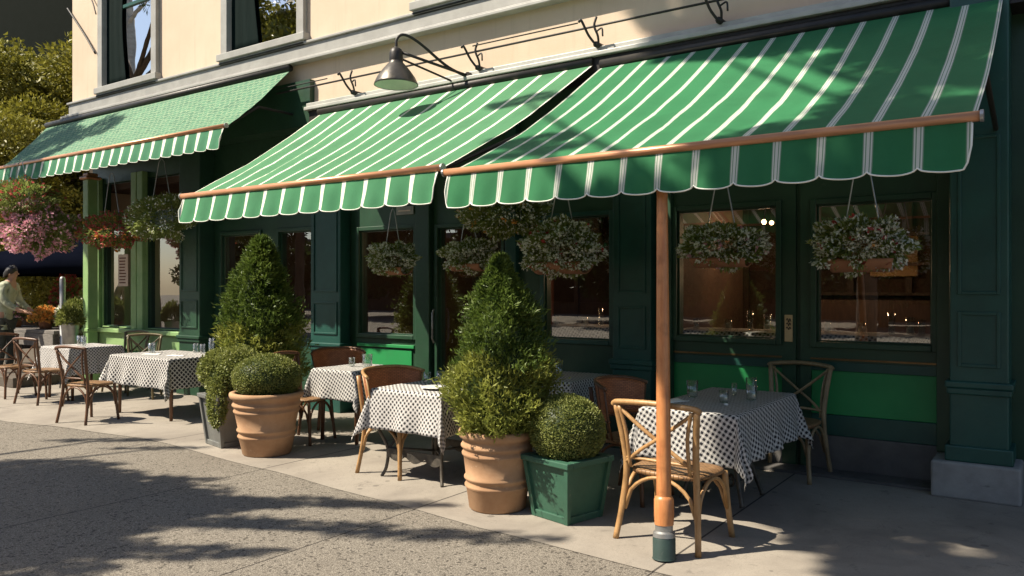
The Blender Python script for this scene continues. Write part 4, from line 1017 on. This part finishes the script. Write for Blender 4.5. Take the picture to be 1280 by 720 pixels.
lampglow(-2.9, 9.4, 2.28, 38); lampglow(-8.9, 9.2, 2.15, 16); lampglow(-3.95, 8.3, 1.84, 16); lampglow(-2.15, 8.9, 1.84, 22); lampglow(-.4, 9.6, 2.3, 14); lampglow(-5.9, 9.4, 2.3, 22); lampglow(-12.2, 9.4, 2.3, 6)
for x, y, lb in ((-2.15, 8.9, 'pale pendant lampshade inside the left door pane'), (-3.95, 8.3, 'pale pendant lampshade inside right of the rust curtain')):
    T = thing('pendant_lampshade', lb, 'lamp', (x, y, 1.85)); MB().lathe([(.20, 0), (.17, .08), (.05, .16), (.03, .18)], 24).build('lamp_shade', M['tan'], T, smooth=True, solid=.006); MB().tube([(0, 0, .17), (0, 0, 1.45)], .006, 6).build('cord', M['black'], T)

T = thing('display_table', 'small round white table inside the right pane of the bay window', 'table', (-11.45, 7.75, .302))
MB().lathe([(0, .86), (.26, .86), (.265, .875), (.26, .89), (0, .89)], 28).build('tabletop', M['china'], T, smooth=True)
MB().lathe([(0, 0), (.18, 0), (.18, .02), (.03, .05), (.03, .86), (0, .86)], 18).build('pedestal', M['galv'], T, smooth=True)
T = thing('display_vase', 'tan bellied vase with pale bands on the small white table in the bay', 'vase', (-11.40, 7.73, 1.193))
MB().lathe([(0, 0), (.09, 0), (.15, .12), (.11, .26), (.13, .34), (.16, .44), (.15, .58), (.07, .68), (.06, .70)], 24).build('vase_body', M['plaque'], T, smooth=True)
MB().lathe([(.112, .245), (.118, .26), (.112, .275)], 24).build('band', M['china'], T, smooth=True)
# ------------------------------------------------------------------ far left: flower stall, person, parasol
T = thing('garden_deck', 'low weathered deck behind the farthest table at the left', 'deck', (-17.2, 7.6, .004))
MB().box(-3.0, 3.45, -1.7, 3.4, 0, .16).build('boards', M['decking'], T, bevel=.01)
T = thing('flower_bench', 'weathered timber bench crowded with flowers at the far left', 'bench', (-15.3, 6.9, .166))
MB().box(-1.3, 1.5, -.35, .35, .66, .72).build('bench_top', M['slate'], T, bevel=.008)
MB().box(-1.28, 1.48, -.36, -.33, .45, .658).build('apron', M['slate'], T, bevel=.004)
for x in (-1.2, .1, 1.4):
    for y in (-.28, .28): MB().box(x - .04, x + .04, y - .04, y + .04, 0, .658).build('leg', M['slate'], T, bevel=.004)
def posy(label, c, r, pet, seed, nl=650, nf=560, fs=.06):
    t = thing('potted_flowers', label, 'flowers', c, 0, 'pots of flowers at the stall'); g = np.random.default_rng(seed)
    d = sphere_dirs(nl, g); d[:, 2] = np.abs(d[:, 2]) * 1.1 - .1; pos = d * np.array(r) * g.uniform(.6, 1, (nl, 1)) + np.array([0, 0, .14])
    mesh_quads('foliage', leafquads(pos, d, .08, .035, .3, .8, seed), M['leaf_box'], t)
    if nf:
        d = sphere_dirs(nf, g); d[:, 2] = np.abs(d[:, 2]); pos = d * np.array(r) * 1.02 + np.array([0, 0, .14])
        mesh_quads('blossoms', np.concatenate([leafquads(pos, d, fs, fs * .8, 0, .9, seed + i) for i in (1, 2)]), M[pet], t)
    MB().lathe([(0, .0), (.09, 0), (.115, .15), (.10, .15), (0, .13)], 18).build('pot', M['terra2'], t, smooth=True)
    return t
posy('pot of orange flowers on the timber bench', (-14.62, 6.80, .89), (.24, .22, .22), 'pet_orange', 61)
posy('pot of white flowers on the timber bench', (-14.36, 7.08, .89), (.22, .22, .28), 'pet_white', 62)
posy('pot of pale pink flowers nearest the person on the timber bench', (-15.75, 6.8, .89), (.25, .22, .24), 'pet_pink', 63, nf=120)
posy('pot of yellow green leaves on the bench beside the post', (-14.02, 7.0, .89), (.22, .22, .36), 'pet_white', 64, nl=1800, nf=0)
posy('tall pot of red pink flowers behind the bench', (-15.7, 7.7, .17), (.42, .36, 1.55), 'pet_red', 65, nl=3500, nf=500, fs=.06)
posy('tall grey blue hydrangea behind the bench', (-14.6, 7.6, .17), (.5, .35, 1.35), 'pet_white', 66, nl=3500, nf=160, fs=.05)
T = thing('flower_bucket', 'tin flower bucket with handle on a stand by the green post', 'bucket', (-13.1, 6.47, .004)); T.scale = (.72, .72, 1)
MB().lathe([(0, .66), (.13, .66), (.19, 1.02), (.20, 1.03), (.18, 1.02), (.125, .68)], 24).build('pail', M['galv'], T, smooth=True)
a = MB()
for k in range(3): a.tube([(.2 * math.cos(k * 2.1), .2 * math.sin(k * 2.1), 0), (.11 * math.cos(k * 2.1), .11 * math.sin(k * 2.1), .66)], .014, 7)
a.tube([(.2 * math.cos(i * PI / 8), .2 * math.sin(i * PI / 8), .30) for i in range(17)], .01, 6); a.build('stand', M['black'], T)
g = np.random.default_rng(3); d = sphere_dirs(1600, g); d[:, 2] = np.abs(d[:, 2])
mesh_quads('foliage', leafquads(np.array([0, 0, 1.0]) + d * np.array([.26, .26, .34]) * g.uniform(.6, 1, (1600, 1)), d, .07, .03, .3, .8, 3), M['leaf_box'], T)
T = thing('grey_bollard', 'slim grey steel post standing among the flowers', 'post', (-13.78, 6.68, .004))
MB().lathe([(0, 0), (.07, 0), (.07, .02), (.045, .03), (.045, 1.75), (.03, 1.78), (0, 1.79)], 16).build('steel_tube', M['galv'], T, smooth=True)
MB().lathe([(0, 0.001), (.11, 0.001), (.11, .018), (0, .018)], 16).build('foot_plate', M['galv'], T)
# parasol
T = thing('garden_parasol', 'dark navy parasol over the flower stall at the far left', 'parasol', (-16.6, 8.6, .164))
n = 8; V = [(0, 0, 2.5)]; F = []
for ring, (r, z) in enumerate(((.9, 2.36), (1.9, 2.06), (2.35, 1.88), (2.36, 1.70))):
    for j in range(n * 4):
        a_ = 2 * PI * j / (n * 4); sc_ = 1 - .045 * abs(math.sin(a_ * n / 2)); V.append((r * sc_ * math.cos(a_), r * sc_ * math.sin(a_), z - .02 * abs(math.sin(a_ * n / 2))))
k4 = n * 4
for j in range(k4): F.append((0, 1 + j, 1 + (j + 1) % k4))
for r_ in range(3):
    for j in range(k4): F.append((1 + r_ * k4 + j, 1 + (r_ + 1) * k4 + j, 1 + (r_ + 1) * k4 + (j + 1) % k4, 1 + r_ * k4 + (j + 1) % k4))
MB().add(V, F).build('canopy', M['navy'], T, smooth=True, solid=.006)
MB().tube([(0, 0, .05), (0, 0, 2.52)], .025, 10).build('pole', M['dkwood'], T, smooth=True)
a = MB()
for j in range(n): a_ = 2 * PI * j / n; a.tube([(.03 * math.cos(a_), .03 * math.sin(a_), 2.42), (2.3 * math.cos(a_), 2.3 * math.sin(a_), 1.87)], .01, 6)
a.build('rib_frame', M['black'], T)
MB().lathe([(0, 0), (.25, 0), (.25, .05), (.05, .09), (0, .09)], 20).build('base', M['stone'], T)

def skin_body(name, verts, edges, radii, mat, parent, sub=2, fold=0):
    me = bpy.data.meshes.new(name); me.from_pydata(verts, edges, []); me.materials.append(mat)
    o = bpy.data.objects.new(name, me); COL.objects.link(o); o.parent = parent
    md = o.modifiers.new('skin', 'SKIN'); md.use_smooth_shade = True
    for i, r in enumerate(radii):
        sv = me.skin_vertices[0].data[i]; sv.radius = r if isinstance(r, tuple) else (r, r); sv.use_root = (i == 0)
    s = o.modifiers.new('sub', 'SUBSURF'); s.levels = sub; s.render_levels = sub
    if fold:
        tx = bpy.data.textures.new('cloth_folds', 'CLOUDS'); tx.noise_scale = .13
        dm = o.modifiers.new('folds', 'DISPLACE'); dm.texture = tx; dm.strength = fold; dm.mid_level = .5
    return o
T = thing('person', 'person in a pale green jacket bending over the flower bench at the far left', 'person', (-14.86, 6.22, .164), R(-52))
# local +Y is the way the person faces
v = [(0, 0, .95), (0, .03, 1.15), (0, .07, 1.35), (0, .11, 1.50), (0, .145, 1.58), (0, .165, 1.67), (0, .18, 1.76),
     (.19, .09, 1.46), (.24, .16, 1.20), (.20, .38, 1.06), (.19, .45, 1.04), (-.19, .09, 1.46), (-.25, .14, 1.20), (-.20, .36, 1.04), (-.19, .43, 1.02),
     (.10, 0, .88), (.11, .03, .50), (.11, 0, .09), (.11, .13, .03), (-.10, 0, .88), (-.11, .06, .50), (-.12, .04, .09), (-.12, .17, .03)]
e = [(0, 1), (1, 2), (2, 3), (3, 4), (4, 5), (5, 6), (3, 7), (7, 8), (8, 9), (9, 10), (3, 11), (11, 12), (12, 13), (13, 14), (0, 15), (15, 16), (16, 17), (17, 18), (0, 19), (19, 20), (20, 21), (21, 22)]
r_ = [(.15, .11), (.14, .10), (.16, .11), (.12, .09), .052, (.075, .088), (.06, .075), .062, .048, .038, .03, .062, .048, .038, .03, .09, .062, .045, .04, .09, .062, .045, .04]
skin_body('body', v, e, r_, M['skin'], T)
jv = [(0, 0, .90), (0, .03, 1.15), (0, .07, 1.35), (0, .105, 1.49), (.19, .09, 1.455), (.245, .155, 1.20), (.205, .36, 1.07), (-.19, .09, 1.455), (-.255, .135, 1.20), (-.205, .34, 1.05), (0, -.01, .82)]
skin_body('jacket', jv, [(0, 1), (1, 2), (2, 3), (3, 4), (4, 5), (5, 6), (3, 7), (7, 8), (8, 9), (0, 10)], [(.175, .135), (.165, .125), (.185, .135), (.12, .10), .08, .064, .052, .08, .064, .052, (.185, .14)], M['jacket'], T, 3, .05)
skin_body('trousers', [(0, 0, .90), (.10, 0, .84), (.11, .03, .50), (.11, 0, .10), (-.10, 0, .84), (-.11, .06, .50), (-.12, .04, .10)], [(0, 1), (1, 2), (2, 3), (0, 4), (4, 5), (5, 6)], [(.16, .12), .105, .08, .065, .105, .08, .065], M['trouser'], T, 3, .03)
hm = MB().grid(lambda u, v: (.098 * math.cos(2 * PI * u) * math.sin(PI * .62 * v + .001), .150 + .110 * math.sin(2 * PI * u) * math.sin(PI * .62 * v + .001) - .03 * v, 1.70 + .115 * math.cos(PI * .62 * v) - .05 * v * max(0, -math.sin(2 * PI * u)) + .035 * v * max(0, math.sin(2 * PI * u)) + .02 * noise.noise(Vector((math.cos(u * 6.28) * 3, math.sin(u * 6.28) * 3, v * 4)))), 40, 20)
hm.build('hair', M['hair'], T, smooth=True)
fc = MB()
fc.lathe([(0, .02), (.013, .012), (.016, 0), (.0, -.012)], 10, (0, .252, 1.67))
for s in (-1, 1): fc.lathe([(0, .012), (.016, 0), (0, -.02)], 8, (s * .086, .165, 1.67))
fc.build('nose_and_ears', M['skin'], T, smooth=True)
ey = MB()
for s in (-1, 1): ey.lathe([(0, .008), (.010, 0), (0, -.008)], 8, (s * .032, .243, 1.69))
ey.tube([(-.022, .243, 1.625), (0, .25, 1.622), (.022, .243, 1.625)], .005, 6)
ey.build('eyes_and_mouth', M['ink'], T, smooth=True)
for s, hx, hy, hz in ((1, .19, .45, 1.04), (-1, -.19, .43, 1.02)):
    h_ = MB()
    for i, (dx, ln) in enumerate(((-.03, .068), (-.01, .08), (.01, .076), (.03, .06))):
        h_.tube([(hx + dx * .8, hy + .02, hz - .005), (hx + dx, hy + .065, hz - .012), (hx + dx, hy + .065 + ln * .55, hz - .03), (hx + dx, hy + .065 + ln * .8, hz - .055)], [.012, .0095, .0085, .006], 7)
    h_.tube([(hx - s * .028, hy + .015, hz - .01), (hx - s * .055, hy + .045, hz - .02), (hx - s * .055, hy + .075, hz - .035)], [.013, .010, .007], 7)
    h_.tube([(hx, hy - .02, hz), (hx, hy + .03, hz - .005), (hx, hy + .07, hz - .012)], [.03, .042, .036], 10, .42)
    h_.build('hand', M['skin'], T, smooth=True)

# ------------------------------------------------------------------ trees
def tree(name, label, loc, trunk_h, clumps, mat, seed, n=1500, ls=.22, lw=.09, group=None, tr=.22, gap=.55, bark='bark'):
    t = thing(name, label, 'tree', loc, 0, group); g = np.random.default_rng(seed)
    tk = MB(); tp = [(0, 0, -.05)]
    for i in range(1, 7): tp.append((.25 * math.sin(i * 1.3 + seed) * i / 6, .25 * math.cos(i * 1.7 + seed) * i / 6, trunk_h * i / 6))
    tk.tube(smoothcurve(tp, 4), [lerp(tr, tr * .3, i / 24) for i in range(25)], 10)
    for c, r, *yw in clumps:
        z0 = min(trunk_h * .92, max(trunk_h * .25, c[2] - .6 - .2 * math.hypot(c[0], c[1]))); i = z0 / trunk_h
        tk.tube(smoothcurve([(tp[3][0] * i, tp[3][1] * i, z0), (c[0] * .5, c[1] * .5, lerp(z0, c[2], .45) + .1), c], 5), [lerp(tr * .35, .02, k / 10) for k in range(11)], 6)
    tk.build('trunk', M[bark], t, smooth=True)
    out = []
    for c, r, *yw in clumps:
        m = int(n * (r[0] * r[1] * r[2]) ** .667); d = sphere_dirs(m, g)
        lm = lump(d, seed + c[0], gap, 1.6)[:, None]
        q = d * lm * np.array(r) * g.uniform(.45, 1, (m, 1)) ** .6
        if yw: cs_, sn_ = math.cos(yw[0]), math.sin(yw[0]); q = np.stack([q[:, 0] * cs_ - q[:, 1] * sn_, q[:, 0] * sn_ + q[:, 1] * cs_, q[:, 2]], 1)
        p = np.array(c) + q
        out.append(leafquads(p, d, ls, lw, -.1, .8, seed + len(out)))
    mesh_quads('crown', np.concatenate(out), M[mat], t)
    return t
def rclumps(n, rad, z0, z1, r0, r1, seed):
    q = random.Random(seed); out = []
    for i in range(n):
        a = q.uniform(0, 2 * PI); zz = q.uniform(0, 1); rr = rad * math.sqrt(q.random()) * (1 - .45 * abs(zz - .4)); s = q.uniform(r0, r1)
        out.append(((rr * math.cos(a), rr * math.sin(a), lerp(z0, z1, zz)), (s * 1.25, s * 1.25, s * .8)))
    return out
tree('broad_tree', 'sunlit olive green tree rising left of the building, highest', (-24.5, 11.2, 0), 7.0, rclumps(46, 3.4, 1.8, 8.3, .6, 1.1, 1), 'leaf_tree', 71, 3000, .15, .065, 'trees left of the building')
tree('broad_tree', 'bushy olive tree at the left edge, nearer the pink flowers', (-21.5, 9.6, 0), 5.0, rclumps(34, 2.2, 1.2, 6.0, .5, .9, 2), 'leaf_tree', 72, 3200, .12, .055, 'trees left of the building')
tree('broad_tree', 'olive tree wedged between the building corner and the olive trees', (-20.5, 12.5, 0), 7.0, rclumps(34, 2.6, 1.5, 8.0, .6, 1.0, 3), 'leaf_tree', 73, 2600, .15, .065, 'trees left of the building')
T = thing('dark_house', 'dark green clad house with deep eaves behind the trees at top left', 'house', (-32, 20, 0))
MB().box(-34, 9.5, -2, 8, 0, 22).build('wall', M['darkhouse'], T)
e_ = MB(); e_.box(-34.5, 10, -3.2, -2.02, 11.2, 11.5); e_.box(-34.5, 10, -2.6, -2.02, 11.5, 12.1); e_.build('eaves', M['darkhouse'], T, bevel=.05)
e_ = MB()
for i in range(-11, 10): e_.box(-9.8 + i * 2.1, -9.6 + i * 2.1, -3.1, -2.03, 10.95, 11.19)
e_.build('beam_ends', M['darkhouse'], T)

# trees of the street that throw the shade; trunk stands in front of the pavement, left of the camera
def along(p, s): return Vector(p) + Vector((-.52, -.54, .92)) * s
base = Vector((-11.5, -1.6, 0)); cl = []
rv = Vector((.822, .569, 0))
def shade(p, s, r): cl.append((tuple(along(p, s) - base), r))
# onto the street in the lower left
YW = R(36)
for p, s, r in (((-6.9, 3.0, 0), 6.2, (.9, .35, .3)), ((-6.2, 3.25, 0), 6.3, (.9, .32, .3)), ((-6.0, 2.75, 0), 6.0, (.9, .3, .3)), ((-5.5, 3.4, 0), 6.2, (.8, .16, .2)), ((-5.1, 3.1, 0), 6.1, (.9, .10, .15)), ((-5.35, 2.35, 0), 6.0, (.8, .22, .2)),
                ((-4.75, 3.95, 0), 6.6, (.55, .10, .12)), ((-4.1, 4.3, 0), 6.8, (.5, .06, .1)), ((-4.3, 3.55, 0), 6.5, (.7, .06, .1)), ((-3.5, 3.9, 0), 6.8, (.6, .045, .08)), ((-4.5, 2.75, 0), 6.1, (.7, .10, .15)), ((-3.0, 4.1, 0), 7.0, (.5, .035, .06)), ((-7.6, 3.3, 0), 6.4, (.8, .35, .3)), ((-5.4, 2.2, 0), 5.9, (.8, .22, .25)), ((-5.0, 2.05, 0), 5.9, (.6, .2, .2)), ((-6.0, 2.3, 0), 6.0, (.8, .25, .25)), ((-6.5, 2.95, 0), 6.1, (1.1, .4, .4)), ((-5.7, 3.05, 0), 6.1, (.9, .3, .35)), ((-7.2, 3.2, 0), 6.3, (1.0, .35, .35)), ((-5.2, 3.55, 0), 6.25, (.6, .14, .2)), ((-6.6, 3.45, 0), 6.35, (.9, .2, .25)), ((-5.6, 2.55, 0), 6.0, (.8, .2, .25)), ((-8.3, 4.45, 0), 6.6, (.6, .05, .1)), ((-7.4, 4.55, 0), 6.7, (.5, .035, .06))):
    cl.append((tuple(along(p, s) - base), r, YW))
tree('street_tree', 'tall street tree whose shade falls on the paving at lower left', tuple(base), 8.5, cl, 'leaf_dark', 81, 9500, .12, .055, 'street trees', gap=.4)
base = Vector((-3.4, -3.2, 0)); cl = []
for p, s, r in (((-.45, 5.0, 2.7), 8.2, (.65, .7, .5)), ((-.4, 5.9, 3.2), 8.3, (.75, .8, .5)), ((-.5, 6.7, 3.6), 8.1, (.9, .5, .5)), ((-.25, 4.5, 2.3), 8.6, (.5, .5, .5)), ((-1.35, 6.8, 3.7), 8.2, (.8, .4, .4)), ((-2.1, 6.85, 3.75), 8.6, (.7, .32, .3)), ((-2.75, 6.95, 3.8), 8.9, (.5, .16, .2)), ((-1.0, 6.2, 3.4), 8.4, (.5, .22, .25)),
               ((-2.9, 7, 4.4), 8.6, (.6, .5, .4)), ((-1.6, 7, 4.5), 8.6, (.9, .6, .6)), ((-.2, 7, 4.6), 8.8, (1.0, .6, .6)), ((-2.3, 7, 4.9), 8.9, (.9, .6, .5)), ((-3.4, 5.1, 2.8), 7.4, (.36, .14, .16)), ((-3.2, 4.8, 2.65), 7.4, (.4, .10, .14)), ((-4.2, 6.2, 3.4), 8, (.4, .10, .14)),
               ((-.42, 4.78, 0), 9.3, (.33, .28, .3)), ((-.32, 5.12, 0), 9.4, (.42, .25, .3)), ((-1.15, 5.28, 0), 9.3, (.28, .2, .25)), ((-1.3, 5.5, 0), 9.3, (.26, .14, .2)), ((-.9, 5.55, 0), 9.4, (.3, .12, .2)), ((-.82, 4.9, 0), 9.35, (.24, .26, .25)), ((-.75, 5.25, 0), 9.4, (.24, .16, .2)), ((-.6, 4.5, 0), 9.3, (.3, .14, .2)), ((.2, 4.55, 0), 9.5, (.5, .4, .4)), ((.3, 5.2, 0), 9.5, (.5, .4, .4)), ((.9, 4.7, 0), 9.5, (.6, .5, .4)), ((.9, 5.5, 0), 9.6, (.6, .5, .4)), ((1.2, 6, 3), 8.5, (1.2, 1, .6)), ((.3, 5.8, 0), 9.6, (.7, .5, .4)), ((-.2, 4.4, 0), 9.2, (.40, .10, .12))):  # leaf clumps added on sun rays to darken paving the awning's shadow misses
    shade(p, s, r)
tree('street_tree', 'tall street tree behind the photographer, shading the nearest awning', tuple(base), 11.5, cl, 'leaf_dark', 82, 11000, .12, .055, 'street trees', gap=.35)
base = Vector((-19.5, 3.0, 0)); cl = []
for p, s, r in (((-13.6, 6.3, 3.9), 5.0, (.8, .5, .5)), ((-12.6, 6.6, 4.2), 5.6, (.6, .3, .3)), ((-14.2, 6.6, 4.2), 5.2, (.7, .5, .5)), ((-13.3, 5.9, 3.4), 5.0, (.6, .3, .3))):
    shade(p, s, r)
tree('street_tree', 'street tree nearest the left end of the woven awning, out of frame', tuple(base), 7.5, cl, 'leaf_dark', 84, 6500, .12, .055, 'street trees', gap=.4)
# tall pale trunked conifer and leafy tree mirrored in the upper panes
tk = rclumps(6, 1.8, 13, 18, .35, .6, 7)
tree('street_tree', 'tall pale trunked conifer, seen mirrored in the upper left window', (-31.7, -3.55, 0), 19, tk, 'leaf_dark', 85, 500, .25, .06, 'street trees', tr=.36, bark='palebark')
tree('street_tree', 'tall leafy tree, seen mirrored in the second upper window', (-25.5, -7.0, 0), 13, rclumps(17, 3.0, 5, 13, .6, 1.1, 8), 'leaf_tree', 86, 700, .3, .15, 'street trees')
T = thing('row_house', 'long dark brick row across the street, seen only in the window glass', 'building', (-18, -27, 0))
MB().box(-34, 36, -6, 0, 0, 5.0).build('wall', gen('dark_brick', (.09, .05, .035), (.06, .035, .025), 3, .9, bump=.3), T)
MB().box(-34.3, 36.3, -6.3, .3, 5.002, 5.3).build('roof', M['slate'], T)
for k in range(17):
    for z in (.8, 3.1): MB().box(-32 + k * 4, -30.4 + k * 4, .002, .05, z, z + 1.4).build('window', M['curtain'], T)
# the far side of the street, seen in the window glass
proto = None
spots = [(-46, -18), (-38, -16), (-31, -19), (-24, -17), (-17.5, -20), (-12, -18), (-6, -20.5), (-1, -18.5), (4.5, -19.5), (10, -17)]
for i, (x, y) in enumerate(spots):
    lb = 'tree on the far side of the street, seen only as a reflection'
    if proto is None:
        proto = tree('far_tree', lb, (x, y, 0), 6.5, rclumps(26, 3.0, 1.6, 8.0, .8, 1.4, 5), 'leaf_dark', 91, 420, .38, .2, 'trees across the street'); o = proto
    else: o = copy_tree(proto)
    o.location = (x, y, 0); o.rotation_euler = (0, 0, i * 1.7); s = .85 + .3 * ((i * 37) % 10) / 10; o.scale = (s, s, s)
